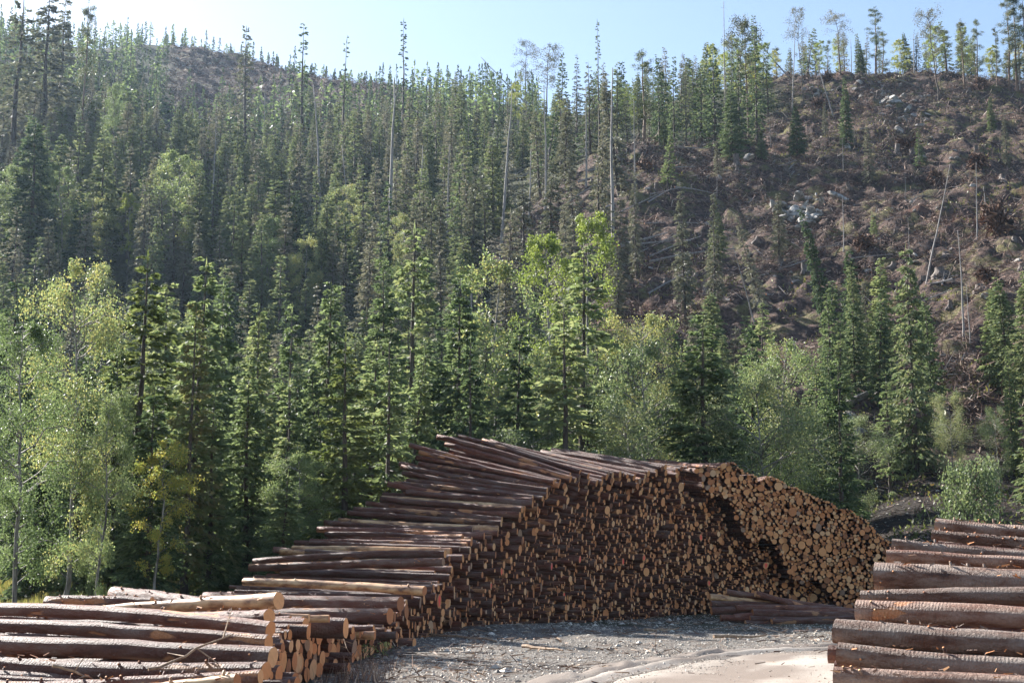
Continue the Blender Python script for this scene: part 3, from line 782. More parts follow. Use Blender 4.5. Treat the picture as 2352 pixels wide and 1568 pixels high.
# dead trunks and leaning poles
for u, yt, yb, lb, ln, wd in [
    (895, 172, 610, 'straight grey dead trunk left of the tallest spruce', 0, 1.0),
    (1025, 330, 590, 'white dead trunk standing alone on the wind-thrown slope', 0, .9),
    (1252, 195, 485, 'grey dead trunk right of the leaning dead tree', 0, .9),
    (1263, 338, 450, 'short pale dead trunk beside a longer one', 0, 1.2),
    (1346, 192, 430, 'dead trunk among grey hanging twigs near the bench', 0, .9),
    (1391, 150, 385, 'slim dead trunk left of the longest dead trunk', 0, .8),
    (1412, 152, 600, 'longest straight dead trunk at the edge of the felled slope', 0, .8),
    (1460, 230, 470, 'thin dead trunk below the yellow birch', 0, .6),
    (1150, 200, 600, 'leaning grey dead trunk above the pale birch', 3, .8),
    (965, 330, 600, 'dark dead trunk in the wind-thrown forest', 0, .8),
    (735, 190, 500, 'dead trunk leaning left over the forest', -4, .8),
    (1225, 128, 255, 'dead spruce leaning far to the left on the skyline', -42, 1.0),
    (1815, 28, 180, 'dead pole leaning left over the hilltop', -38, .7),
    (1760, 50, 180, 'steeply leaning dead pole crossing the sky gap', -20, .7),
    (1668, 0, 300, 'tall thin bare pole reaching the top of the picture', 0, .5),
    (1820, 25, 250, 'bare thin pole on the hilltop left of the crooked birch', 3, .5),
    (1915, 60, 270, 'long thin leaning pole in front of the hilltop', -14, .6),
    (2265, 428, 488, 'short broken white trunk on the right slope', 0, 2.2),
    (2213, 525, 785, 'upright grey pole on the right slope', 0, .8),
    (2128, 372, 655, 'long pole leaning right across the felled slope', 13, .6),
    (2090, 500, 600, 'dark upright pole left of the leaning pole', 0, .7),
    (1735, 560, 745, 'pale dead pole leaning left on the lower slope', -13, .8),
    (2140, 800, 900, 'broken pale pole leaning right over the dark bank', 30, 1.0),
    (2228, 650, 790, 'short grey pole beside the upright grey pole', 0, .8),
    (1795, 395, 420, 'short upright stake in the felled area', 0, 2.2),
    (1440, 330, 360, 'stub of a broken trunk at the bench edge', 0, 2.0),
    (1770, 270, 340, 'split dead trunk left of the lone conical spruce', 0, 1.0),
    (2343, 55, 212, 'dead stem among the corner pines', 0, .6),
    (812, 330, 600, 'grey dead stem below the tallest spruces', -6, .7),
    (600, 200, 430, 'bare grey stem in the middle of the left forest', 1, .7),
    (480, 260, 560, 'pale bare stem in the dark left forest', 1, .6),
]:
    P1('snag', u, yt, yb=yb, label=lb, lean=ln, wide=wd)

# --- the forest: single trees that look alike, grouped by where they stand
FAR = MB()


def region(u0, u1, d0, d1, n, kinds, hts, label, group, sep=2.6, seed=1, single=False, cond=None, ymax=None):
    r = np.random.default_rng(seed); c = 0; tries = 0
    while c < n and tries < n * 60:
        tries += 1
        d = math.sqrt(r.uniform(d0 * d0, d1 * d1)) if d1 > d0 * 1.2 else r.uniform(d0, d1); u = r.uniform(u0, u1)
        p = foot(u, d)
        if cond and not cond(u, d, p): continue
        cl_ = float(clearing(p[0], p[1]))
        if cl_ > .4 and not cond: continue
        if any((p[0] - a) ** 2 + (p[1] - b_) ** 2 < sep * sep for a, b_, _ in OCC): continue
        k = kinds[r.integers(0, len(kinds))]; h = r.uniform(*hts)
        lab = label[NAMES[k]] if isinstance(label, dict) else label
        plant(k, p, h, lab, group + ('' if NAMES[k] == 'spruce_tree' else ', ' + CATS[NAMES[k]] + ' trees'), (r.normal(0, 2.2) + (r.random() < .06) * r.normal(0, 8), r.normal(0, 1.5)), r.uniform(.85, 1.3), single)
        c += 1
    print('region', group, c)


region(-60, 960, 52, 70, 30, ['near', 'near', 'nearopen'], (6.5, 9.5), 'mid-sized green spruce in the front row left of the log pile', 'front row spruces left of the pile', 2.3, 2)
region(-60, 1100, 72, 110, 34, ['mid', 'mid', 'near', 'mid'], (8, 12), 'green spruce at the foot of the left hillside', 'spruces at the foot of the left hillside', 3.0, 3)
region(-60, 1150, 125, 200, 52, ['mid', 'midl', 'mid', 'far', 'mid', 'midl', 'mid', 'mid', 'birchm'], (10, 15), {'spruce_tree': 'spruce standing in the dense shaded forest halfway up the left hillside', 'birch_tree': 'birch mixed into the shaded forest of the left hillside'}, 'spruces halfway up the left hillside', 3.4, 4)
region(950, 1440, 120, 205, 26, ['midl', 'farl', 'midl', 'snag', 'farl'], (11, 17), {'spruce_tree': 'ragged grey spruce with hanging twigs on the wind-thrown slope', 'dead_trunk': 'bare grey trunk still standing on the wind-thrown slope'}, 'ragged spruces on the wind-thrown slope', 3.4, 6, cond=lambda u, d, p: True)
region(1000, 1780, 205, 262, 44, ['far', 'far', 'farl', 'far', 'birchy'], (9, 15), {'spruce_tree': 'green spruce in the stand along the middle ridge', 'birch_tree': 'yellowish birch in the stand along the middle ridge'}, 'spruces along the middle ridge', 3.0, 7, True)
region(1100, 2060, 64, 86, 20, ['near', 'mid', 'nearopen'], (6, 9.5), 'shaded spruce on the steep bank behind the log pile', 'spruces on the bank behind the pile', 2.8, 8)
region(1100, 1460, 88, 118, 12, ['midl', 'mid', 'nearopen'], (8, 13), 'spruce on the lower slope behind the big pale birch', 'spruces on the lower middle slope', 3.2, 9)
region(-60, 330, 42, 54, 4, ['birch', 'willow', 'birch'], (3.5, 6), {'birch_tree': 'loose green birch in the light thicket left of the logs', 'willow_tree': 'leafy willow in the light thicket left of the logs'}, 'thicket left of the logs', 2.0, 10)
region(1150, 1960, 60, 72, 9, ['willow', 'birch', 'bush'], (3.0, 5.2), {'birch_tree': 'young birch in the strip of bushes behind the log piles', 'willow_tree': 'young willow in the strip of bushes behind the log piles', 'leafy_bush': 'leafy bush in the strip of bushes behind the log piles'}, 'bushes behind the log piles', 2.0, 12)
region(1330, 2380, 84, 128, 30, ['near', 'mid', 'midl', 'nearopen', 'mid'], (5.5, 10), {'spruce_tree': 'spruce growing on the lower edge of the felled slope', 'birch_tree': 'birch growing on the lower edge of the felled slope'}, 'spruces on the lower edge of the felled slope', 3.2, 19,
       cond=lambda u, d, p: d < 96 + 24 * math.sin(u * .02) and u < 2100 or d < 92)
region(1400, 2330, 120, 215, 16, ['midl', 'mid', 'snag', 'midl', 'nearopen'], (3, 8.5), {'spruce_tree': 'thin young spruce left standing on the felled slope', 'dead_trunk': 'thin dead stem left standing on the felled slope'}, 'thin trees left on the felled slope', 6, 29,
       cond=lambda u, d, p: True)
# hilltop at the right
region(1780, 2400, 260, 292, 54, ['far', 'farl', 'pine', 'birchy', 'farl', 'snag', 'mid'], (6, 11.5), {'spruce_tree': 'small spruce in the tree line on the right hilltop', 'birch_tree': 'small yellow birch in the tree line on the right hilltop', 'pine_tree': 'small pine in the tree line on the right hilltop', 'dead_trunk': 'thin bare stem in the tree line on the right hilltop'}, 'spruces on the right hilltop', 2.0, 13, True,
       cond=lambda u, d, p: True)


def copy_mass(name, label, spots):
    '''trees behind and between the single ones, as one mass'''
    V_, Q_, T_, MQ, MT, off_ = [], [], [], [], [], 0; mats = [M_TRUNK, M_SPRUCE, M_LICHEN]
    r = np.random.default_rng(77)
    keys = ['far', 'farl', 'mid', 'midl']; data = {}
    for key in keys:
        for i, (H0, _, _, me) in enumerate(PROTO[key]):
            v = np.zeros(len(me.vertices) * 3, np.float32); me.vertices.foreach_get('co', v)
            li = np.zeros(len(me.loops), np.int32); me.loops.foreach_get('vertex_index', li)
            mi_ = np.zeros(len(me.polygons), np.int32); me.polygons.foreach_get('material_index', mi_)
            data[(key, i)] = (H0, v.reshape(-1, 3), li.reshape(-1, 4), np.where(mi_ > 0, 2 if key.endswith('l') else 1, 0))
    ks = list(data)
    for (x, y, z, h) in spots:
        H0, v, f, m = data[ks[r.integers(0, len(ks))]]; s = h / H0; a = r.uniform(0, 6.28); w = r.uniform(.9, 1.4) * s
        V_.append(np.stack([(v[:, 0] * math.cos(a) - v[:, 1] * math.sin(a)) * w + x, (v[:, 0] * math.sin(a) + v[:, 1] * math.cos(a)) * w + y, v[:, 2] * s + z - .1], 1))
        Q_.append(f + off_); MQ.append(m); off_ += len(v)
    tag(link(name, mesh(name, np.concatenate(V_), [np.concatenate(Q_)], mats, np.concatenate(MQ))), label=label, kind='stuff')


def scatter(n, u0, u1, d0, d1, h0, h1, sep, seed, cth=.3):
    r = np.random.default_rng(seed); out = []; tries = 0
    while len(out) < n and tries < n * 40:
        tries += 1; d = math.sqrt(r.uniform(d0 * d0, d1 * d1)); p = foot(r.uniform(u0, u1), d)
        if clearing(p[0], p[1]) > cth or any((p[0] - a) ** 2 + (p[1] - b_) ** 2 < sep * sep for a, b_, _ in OCC): continue
        h = r.uniform(h0, h1); out.append((*p, h)); OCC.append((p[0], p[1], h))
    return out


copy_mass('dense_forest', 'dense spruce forest filling the left hillside between the single trees',
          scatter(60, -60, 1150, 88, 140, 7, 11, 2.2, 61) + scatter(110, -620, -80, 56, 330, 8, 14, 2.4, 67) + scatter(40, 2400, 2800, 62, 100, 5, 9, 2.4, 68, 2) + scatter(330, -80, 1080, 135, 290, 9, 16, 2.0, 62) + scatter(120, -80, 1080, 270, 370, 7, 11, 2.2, 65) + scatter(22, 1080, 1420, 90, 150, 6, 10, 2.6, 63) + scatter(60, 1080, 1760, 215, 280, 7, 11, 2.2, 64))


# far-off wood beyond, which reads as one mass
def mass(name, spots, label, mats, kindset):
    B = MB(); r = np.random.default_rng(99)
    for (x, y, h, m_) in spots:
        z = gp(x, y) - .3; w = h * r.uniform(.09, .15)
        B.tube([[x, y, z], [x, y, z + h]], [.13, .03], 4, 2)
        n = 70
        t = r.uniform(.12, 1, n) ** .9
        a = r.uniform(0, 6.28, n); rad = w * (1 - t + .05) * (r.uniform(.3, 1, n)) * 1.3 if m_ == 0 else w * 1.3 * np.sin(np.pi * np.clip(t, .05, .98)) * r.uniform(.3, 1, n)
        d = np.stack([np.cos(a), np.sin(a), np.full(n, -.35)], 1)
        c = np.array([x, y, z]) + np.stack([np.zeros(n), np.zeros(n), t * h], 1)
        c[:, :2] += d[:, :2] * (rad * .35)[:, None]
        B.quads(c, d * (rad * .9 + .2)[:, None], nrm(np.cross(d, r.normal(size=(n, 3)))) * .26, m_)
        B.quads(np.array([[x, y, z + h * .9]]), np.array([[0, 0, h * .12]]), np.array([[.16, 0, 0]]), m_)
    tag(link(name, B.mesh(name, mats)), label=label, kind='stuff')


sp_ = []
r = np.random.default_rng(5)
while len(sp_) < 520:
    d = r.uniform(300, 520); u = r.uniform(-150, 1250)
    x, y, z = foot(u, d)
    if clearing(x, y) > .3 and r.random() < .985: continue
    ridge = np.interp(u, [-150, 300, 550, 900, 1250], [440, 448, 448, 428, 380])
    if d > ridge + 45: continue
    sp_.append((x, y, r.uniform(7, 12) if d > ridge - 60 else r.uniform(10, 15), 0 if r.random() < .72 else 1))
for k in range(190):   # tree line crowning the far ridge
    u = r.uniform(190, 1150); d = np.interp(u, [190, 550, 900, 1150], [452, 452, 432, 400]) + r.uniform(-1, 22)
    x, y, z = foot(u, d); sp_.append((x, y, r.uniform(4.5, 9) * np.interp(u, [190, 540, 640, 1150], [1.15, 1.1, .6, .8]), 0 if r.random() < .6 else 1))
mass('distant_woods', sp_, 'far-off wood of spruces and birches on the left ridge', [M_SPRUCE, M_BIRCH, M_TRUNK], None)

# low growth under the trees
r = np.random.default_rng(8)
UG = MB(); n = 26000
d = 44 + (r.random(n) ** 1.3) * 80; u = r.uniform(-150, 2500, n)
zz = np.zeros(n); x = (u - 1176) / F * d
ok = (clearing(x, d) < .5) & ~((u > 1900) & (d < 71)) & ~((u > 1000) & (d < 58)) & ~((u > 560) & (d < 52))
x = x[ok]; d = d[ok]; n = len(x); z = gz(x, d)
pn = vn(x / 2.0, d / 2.0, 5) + .5
keep = pn > .42; x = x[keep]; d = d[keep]; z = z[keep]; pn = pn[keep]; n = len(x)
hgt = r.uniform(.05, 1, n) * pn * 1.5
c = np.stack([x, d, z + hgt], 1)
ax = nrm(r.normal(size=(n, 3)) + [0, 0, .3]) * r.uniform(.1, .24, (n, 1))
UG.quads(c, ax, nrm(np.cross(ax, r.normal(size=(n, 3)))) * r.uniform(.04, .09, (n, 1)), 0)
tag(link('undergrowth', UG.mesh('undergrowth', [M_UNDER])), label='low leafy undergrowth below the trees', kind='stuff')
G = MB(); n = 26000
u = r.uniform(-120, 620, n); d = r.uniform(30, 52, n); x = (u - 1176) / F * d; z = gz(x, d)
c = np.stack([x, d, z], 1); ax = np.stack([r.normal(0, .25, n), r.normal(0, .25, n), np.ones(n)], 1) * r.uniform(.15, .5, (n, 1)) * (vn(x / 1.5, d / 1.5, 6) + .9)[:, None]
G.quads(c, ax, nrm(np.cross(ax, r.normal(size=(n, 3)))) * .013, 0, mid=.3)
tag(link('grass', G.mesh('grass', [M_GRASS])), label='tall pale grass on the forest edge', kind='stuff')
# ---------------------------------------------------------------- log stacks
# foot of the sawn faces: (picture column, row) of the ground line, which bends round to the right
base_px = [(560, 1668), (610, 1625), (650, 1592), (700, 1566), (760, 1543), (820, 1520), (880, 1497), (940, 1482), (1000, 1471), (1100, 1461), (1250, 1453), (1400, 1445),
           (1550, 1438), (1700, 1433), (1850, 1430), (1980, 1429), (2100, 1428)]
BP = np.array([pix(u, v, H / -(tanel(v)))[:2] for u, v in base_px])
seg = np.r_[0, np.cumsum(np.hypot(*np.diff(BP, axis=0).T))]
SL = seg[-1]; sg = np.linspace(0, SL, 400)
fx = np.interp(sg, seg, BP[:, 0]); fy = np.interp(sg, seg, BP[:, 1])
for _ in range(60): fx[1:-1] = (fx[:-2] + 2 * fx[1:-1] + fx[2:]) / 4; fy[1:-1] = (fy[:-2] + 2 * fy[1:-1] + fy[2:]) / 4
fu = 1176 + F * fx / (fy * math.cos(PITCH) - H * math.sin(PITCH))
top_uv = [(560, 1585), (590, 1555), (620, 1505), (645, 1450), (672, 1410), (720, 1425), (790, 1436), (850, 1443), (885, 1436), (900, 1405), (950, 1368), (1000, 1330), (1045, 1290), (1100, 1248),
          (1165, 1205), (1205, 1170), (1250, 1128), (1300, 1098), (1370, 1088), (1460, 1078), (1560, 1074), (1660, 1073), (1710, 1088), (1780, 1108), (1850, 1135), (1930, 1168), (2000, 1212), (2045, 1250), (2085, 1330), (2110, 1420)]
tu = np.array([t[0] for t in top_uv]); tv = np.array([t[1] for t in top_uv])
sH = np.array([topz(np.interp(u, fu, fy), v) for u, v in top_uv]); sHs = np.interp(tu, fu, sg)
Hs = lambda s: np.interp(s, sHs, sH) + .42 * float(vn(np.array(s / .9), np.array(3.3), 4)) * (s > 12) + .3 * float(vn(np.array(s / .35), np.array(7.3), 4)) * (s > 12)
Us = lambda s: np.interp(s, sg, fu)
phi = lambda s: np.interp(Us(s), [560, 760, 880, 1000, 1150, 1290, 1450, 1600, 1720, 1900, 2100], [-12, -12, -12, -13, -15, -19, -28, -38, -55, -84, -96])
rl = np.random.default_rng(21)


def rad(u):
    if u < 870: return float(np.clip(rl.lognormal(math.log(.105), .28), .06, .19))
    if u < 1060: return float(np.clip(rl.lognormal(math.log(.088), .32), .05, .19))
    if u < 1620: return float(np.clip(rl.lognormal(math.log(.061), .36), .04, .18))
    return float(np.clip(rl.lognormal(math.log(.053), .42), .032, .165))


bw = .2; bins = [[] for _ in range(int(SL / bw) + 4)]
circ = []; cover = []


def rest(s, r):
    k0 = int((s - r - .2) / bw); k1 = int((s + r + .2) / bw); z = r + .02; who = -1
    for k in range(max(0, k0), min(len(bins) - 1, k1) + 1):
        for j in bins[k]:
            sj, zj, rj = circ[j]
            dd = abs(s - sj); R_ = r + rj
            if dd < R_:
                zz = zj + math.sqrt(R_ * R_ - dd * dd)
                if zz > z: z = zz; who = j
    return z, who


fails = 0
while fails < 900 and len(circ) < 12000:
    s0 = rl.uniform(0, SL); r = rad(float(Us(s0))); best = None
    for q_ in range(9):
        s = min(SL, max(0, s0 + rl.uniform(-.8, .8))) if q_ else s0
        z, w = rest(s, r)
        if z + r > Hs(s) - .28 and 1000 < Us(s) < 1580: r = max(r, .095 * (.85 + .3 * ((s * 7.3) % 1))); z, w = rest(s, r)
        if z + r > Hs(s) + .04: continue
        if best is None or z < best[0]: best = (z, s, w, r)
    if best is None: fails += 1; continue
    fails = 0; z, s, w, r = best
    circ.append((s, z, r)); cover.append(0); j = len(circ) - 1
    k = int(s / bw); bins[k].append(j)
    if len(bins[k]) > 7: bins[k] = sorted(bins[k], key=lambda i: circ[i][1])[-7:]
    if w >= 0: cover[w] += 1
print('packed', len(circ))
# which logs lie open on top of the stack
Cn = np.array(circ)
topmost = np.zeros(len(Cn), bool)
order = np.argsort(-Cn[:, 1]); seen = {}
for j in order:
    s, z, r = Cn[j]; cells = range(int((s - r * .6) / .06), int((s + r * .6) / .06) + 1)
    if sum(c in seen for c in cells) < .55 * len(list(cells)): topmost[j] = True
    for c in cells: seen[c] = 1
DIAG = [(float(np.interp(1600, fu, sg)), 5.3), (float(np.interp(1700, fu, sg)), 3.6), (float(np.interp(1870, fu, sg)), 1.25), (float(np.interp(1960, fu, sg)), .3)]


def log_frame(s, z, r, top):
    """front end, back end of a log in the stack"""
    u = float(Us(s)); h = float(Hs(s)); x = float(np.interp(s, sg, fx)); y = float(np.interp(s, sg, fy))
    a = float(phi(s)); f = z / max(h, .5)
    dz = float(np.interp(s, [d_[0] for d_ in DIAG], [d_[1] for d_ in DIAG])) if s > DIAG[0][0] else 99
    out = (rl.normal(0, .07) if u < 1000 else rl.normal(0, .14)) + (rl.random() < .15) * rl.uniform(-.5, .45) - .10 * z * (u > 1000)
    if top: out = out * (.5 if u > 1200 else 1.5) + .05
    if z > dz + .35 * math.sin(s * 3):
        out = out * .6 + .6; a = float(np.interp(u, [1600, 1750, 1950], [-70, -80, -90]))
    elif s > DIAG[0][0]: out -= .12
    tl = float(np.interp(u, [600, 900, 1150, 1240, 1330, 1500, 1640, 1700], [-.6, 0, 1.5, 6, 17, 12, 4, 0]))
    tilt = R(1 + tl * f ** 2.5 + rl.normal(0, .35 if not top else .6))
    if top and u < 1250: a += rl.normal(0, 2.0)
    a = R(a + rl.normal(0, .9))
    L = (4.9 if u < 880 else 4.75) + rl.normal(0, .30 if top else .2)
    d = np.array([math.cos(a) * math.cos(tilt), math.sin(a) * math.cos(tilt), -math.sin(tilt)])
    fr = np.array([x, y, z]) + np.array([math.cos(a), math.sin(a), 0]) * out
    return fr, fr - d * L


def proj(p):
    y = p[1]; zz = p[2] - H; c, s = math.cos(PITCH), math.sin(PITCH)
    w = y * c + zz * s; return 1176 + F * p[0] / w, 784 - F * (zz * c - y * s) / w, F / w


def one_log(fr, bk, r0, r1, label, group=None, cut='front', peeled=False, knots=0, splint=0, seed=0, mark=False, bark=None, name='log', n=14, frm=None):
    """a single cut log as a thing: bark body, sawn ends as parts"""
    r_ = np.random.default_rng(seed + 1000)
    fr = np.asarray(fr, float); bk = np.asarray(bk, float); L = float(np.linalg.norm(fr - bk)); c = (fr + bk) / 2
    X_ = Vector((fr - bk) / L); rot = X_.to_track_quat('X', 'Z')
    k = 13; xs = np.linspace(-L / 2, L / 2, k); f = (xs / L + .5)
    rr_ = r1 + (r0 - r1) * f
    b = L * .010; rr_ = rr_ * (1 + r_.normal(0, .022, k)); p = np.c_[xs, b * np.sin(f * math.pi) * r_.normal() + r_.normal(0, .005, k), b * np.sin(f * math.pi) * r_.normal() + r_.normal(0, .005, k)]
    ov = 1 + r_.normal(0, .028, (k, n)) + .05 * np.cos(2 * np.arange(n) * 2 * math.pi / n + r_.uniform(0, 6))[None]
    B = MB(); B.tube(p, rr_, n, 0, cap='a', capm=1, wob=ov)
    for q_ in range(knots):
        xx = r_.uniform(-L * .45, L * .48); a = r_.uniform(-.5, 3.6); R0 = np.interp(xx, xs, rr_) * .92
        dv = np.array([.25, math.cos(a), math.sin(a)]); o = np.array([xx, 0, 0]) + np.array([0, dv[1], dv[2]]) * R0
        l_ = r_.uniform(.02, .05) + R0 * .12
        B.tube([o, o + dv * l_], [.022, .014], 6, 0, cap='b', capm=1)
    for q_ in range(splint):
        xx = r_.uniform(-L * .45, L * .5); a = r_.uniform(.2, 2.9); R0 = np.interp(xx, xs, rr_)
        o = np.array([xx, math.cos(a) * R0, math.sin(a) * R0]); e = o + np.array([r_.uniform(-.12, .12), math.cos(a) * r_.uniform(.005, .04), r_.uniform(.005, .04)])
        B.strips(o[None], e[None], [r_.uniform(.008, .03)], 1 if r_.random() < .35 else 0)
    o = link(name, B.mesh(name, [M_PEEL if peeled else (bark or M_LOG), M_CUT], smooth=True), loc=c)
    o.rotation_mode = 'QUATERNION'; o.rotation_quaternion = rot
    th = np.arange(n) * 2 * math.pi / n
    # sawn face closes the front end
    E = MB(); t = np.array([1.0, 0, 0]); a_ = np.array([0, -1.0, 0]) * 0
    t0 = p[-1] - p[-2]; t0 /= np.linalg.norm(t0); a_ = np.cross(t0, [0, 0, 1.0]); a_ /= np.linalg.norm(a_); b_ = np.cross(t0, a_)
    ring = (rr_[-1] * ov[-1] * .997)[:, None] * (a_ * np.cos(th)[:, None] + b_ * np.sin(th)[:, None])
    v = np.concatenate([ring, ring * .5, [[.003, 0, 0]]]); v[:, 0] += .0015
    i = np.arange(n); j = (i + 1) % n
    E.add(v, np.stack([i, j, j + n, i + n], 1), 0); E.more(np.stack([i + n, j + n, np.full(n, 2 * n)], 1), 0)
    link('sawn_end', E.mesh('sawn_end', [M_CUT], smooth=True), o, p[-1])
    if mark:
        K = MB(); m = 10; t_ = np.arange(m) * 2 * math.pi / m; q2 = rr_[-1] * r_.uniform(.55, .9, m)
        K.add(np.c_[np.full(m, .008), q2 * np.cos(t_) * .7, q2 * np.sin(t_)], [np.arange(m)], 0)
        link('paint_mark', K.mesh('paint_mark', [M_PAINT]), o, p[-1])
    tag(o, label, 'log', group)
    return o


LOGN = 0
frames = [log_frame(*c_, bool(t_)) for c_, t_ in zip(circ, topmost)]
pj = np.array([proj(f_[0]) for f_ in frames])
RADS = Cn[:, 2]
score = RADS * pj[:, 2] * np.where(topmost, 2.6, 1.0) * np.where(pj[:, 0] < 540, .3, 1)
marks = {}
for mi_, (mu, mv) in enumerate([(1239, 1292), (1308, 1280), (1401, 1292), (1456, 1293), (1130, 1316), (1099, 1351), (986, 1377), (1270, 1368), (1597, 1235), (1741, 1297), (1611, 1335)]):
    dd = np.hypot(pj[:, 0] - mu, pj[:, 1] - mv) - RADS * 170
    dd[list(marks)] = 1e9
    marks[int(np.argmin(dd))] = mi_
MARKL = ['log end with red paint low in the middle of the long face', 'large log end with red paint beside two other large ends', 'log end with red paint right of the three large ends',
         'log end with red paint near the shaded centre of the face', 'small log end with a red dab above the larger marked one', 'thick log with red painted ring on its end in the left face',
         'log with a tall red painted end above the bottom left of the face', 'log with a red paint patch low on the face', 'red marked log end high below the flat top of the face',
         'red marked log end in the shade under the right stack', 'red marked log end above the low lying log heap']
RAD_UP = {int(k): max(RADS[k], .125) for k in marks}
NIND = 246
ind = list(marks) + [int(j) for j in np.argsort(-score) if int(j) not in marks][:NIND - len(marks)]
indset = set(ind)
BS = MB(); A_all = []; 
n = 10; th = np.arange(n) * 2 * math.pi / n
VV, WALL, CAPS = [], [], []; off = 0
for j, (fr, bk) in enumerate(frames):
    if j in indset: continue
    r = circ[j][2] * .985; t = (fr - bk) / np.linalg.norm(fr - bk); a_ = np.cross(t, [0, 0, 1.0]); a_ /= np.linalg.norm(a_); b_ = np.cross(t, a_)
    m_ = (fr + bk) / 2 + a_ * rl.normal(0, .02) + b_ * rl.normal(0, .02)
    el = 1 + rl.normal(0, .06)
    cut = 1 if rl.random() < .85 else 0
    for pt, rr_, tw in ((bk, r * .86, 0), (m_, r * .95, 0), (fr, r, rl.normal(0, .15))):
        VV.append(pt + (a_ * np.cos(th)[:, None] * el + b_ * np.sin(th)[:, None] / el) * rr_ + t * (np.cos(th)[:, None] * tw * r))
    i = np.arange(n); jn = (i + 1) % n
    WALL.append(np.stack([off + i, off + jn, off + n + jn, off + n + i], 1)); WALL.append(np.stack([off + n + i, off + n + jn, off + 2 * n + jn, off + 2 * n + i], 1))
    CAPS.append(off + 2 * n + i); CAPS.append(off + i[::-1])
    off += 3 * n


def stuff_log(fr, bk, r):
    global off
    fr = np.asarray(fr, float); bk = np.asarray(bk, float)
    t = (fr - bk) / np.linalg.norm(fr - bk); a_ = np.cross(t, [0, 0, 1.0]); a_ /= np.linalg.norm(a_); b_ = np.cross(t, a_)
    for pt in (bk, (fr + bk) / 2, fr):
        VV.append(pt + (a_ * np.cos(th)[:, None] + b_ * np.sin(th)[:, None]) * r)
    i = np.arange(n); jn = (i + 1) % n
    WALL.append(np.stack([off + i, off + jn, off + n + jn, off + n + i], 1)); WALL.append(np.stack([off + n + i, off + n + jn, off + 2 * n + jn, off + 2 * n + i], 1))
    CAPS.append(off + 2 * n + i); CAPS.append(off + i[::-1]); off += 3 * n


for q_, j in enumerate(ind):
    fr, bk = frames[j]; r = circ[j][2]; u = pj[j, 0]
    tp = bool(topmost[j])
    if j in marks:
        one_log(fr + (fr - bk) / 4.5 * .32, bk, RAD_UP[j], r * .9, MARKL[marks[j]], None, seed=q_, mark=True)
        continue
    where = 'near left stack' if u < 880 else 'left end of the long stack' if u < 1180 else 'crest of the long stack' if u < 1520 else 'right part of the long stack'
    how = ('brown log lying open on top of the ' if tp else 'log seen mostly by its pale sawn end in the ') + where
    one_log(fr, bk, r * 1.02, r * .84, how, ('open top logs of the ' if tp else 'sawn log ends in the ') + where, seed=q_, knots=5 if u < 1000 else 2, splint=8 if tp else 2, n=14 if u < 1100 else 12,
            peeled=rl.random() < (.07 if tp else .02))

# logs laid across the near left stack, one by one
for (uR, vR, dR, uL, vL, dL, r0, r1, pl, lb) in [
    (640, 1380, 21.0, 195, 1402, 23.2, .122, .055, True, 'tapering log with its bark torn off to bright orange wood on the near left stack'),
    (618, 1414, 20.3, 230, 1402, 22.6, .10, .07, False, 'reddish log with a pale stripe right under the orange peeled one'),
    (622, 1444, 19.6, -90, 1399, 22.3, .105, .10, False, 'long grey-brown log with a row of notches below the orange peeled one'),
    (618, 1474, 19.0, -90, 1432, 21.4, .10, .10, False, 'long brown log directly below the notched one on the near left stack'),
    (627, 1507, 18.4, -90, 1476, 20.4, .125, .125, False, 'thickest shaded dark log on the near left stack'),
    (612, 1540, 17.7, -90, 1520, 19.5, .115, .12, False, 'shaded dark log below the thickest one at the lower left'),
    (598, 1552, 16.9, 60, 1580, 17.6, .085, .07, False, 'brown log rising to the right across the bottom of the near left stack'),
    (545, 1562, 16.4, 200, 1600, 16.9, .085, .07, True, 'short pale log with a light end at the bottom edge'),
    (350, 1388, 24.5, 108, 1387, 25.0, .12, .13, False, 'dark log with a rounded left end behind the orange peeled log'),
    (470, 1388, 25.5, 262, 1364, 27.5, .13, .15, False, 'grey-brown thick log sticking out to the left behind the near left stack'),
    (480, 1394, 25.0, 222, 1383, 25.8, .08, .09, False, 'thin dark log between the two logs sticking out to the left'),
    (920, 1387, 31.5, 470, 1372, 33.5, .17, .15, False, 'thick brown log with pale bark wounds in the second tier of the stack'),
    (896, 1415, 30.5, 600, 1413, 31.5, .16, .15, False, 'grey smooth log at the foot of the second tier'),
    (975, 1357, 34.0, 560, 1335, 36.0, .115, .10, True, 'orange-brown debarked log in the second tier of the stack'),
    (1018, 1290, 37.5, 574, 1304, 39.5, .105, .105, False, 'straight dark log in third tier of the stack'),
    (1022, 1272, 38.0, 583, 1290, 40.0, .10, .10, False, 'grey straight log just above the straight dark one'),
]:
    fr = pix(uR, vR, dR); bk = pix(uL, vL, dL)
    one_log(fr, bk, r0, r1, lb, None, seed=int(abs(uR) + vR), knots=9, splint=26, peeled=pl, n=18)

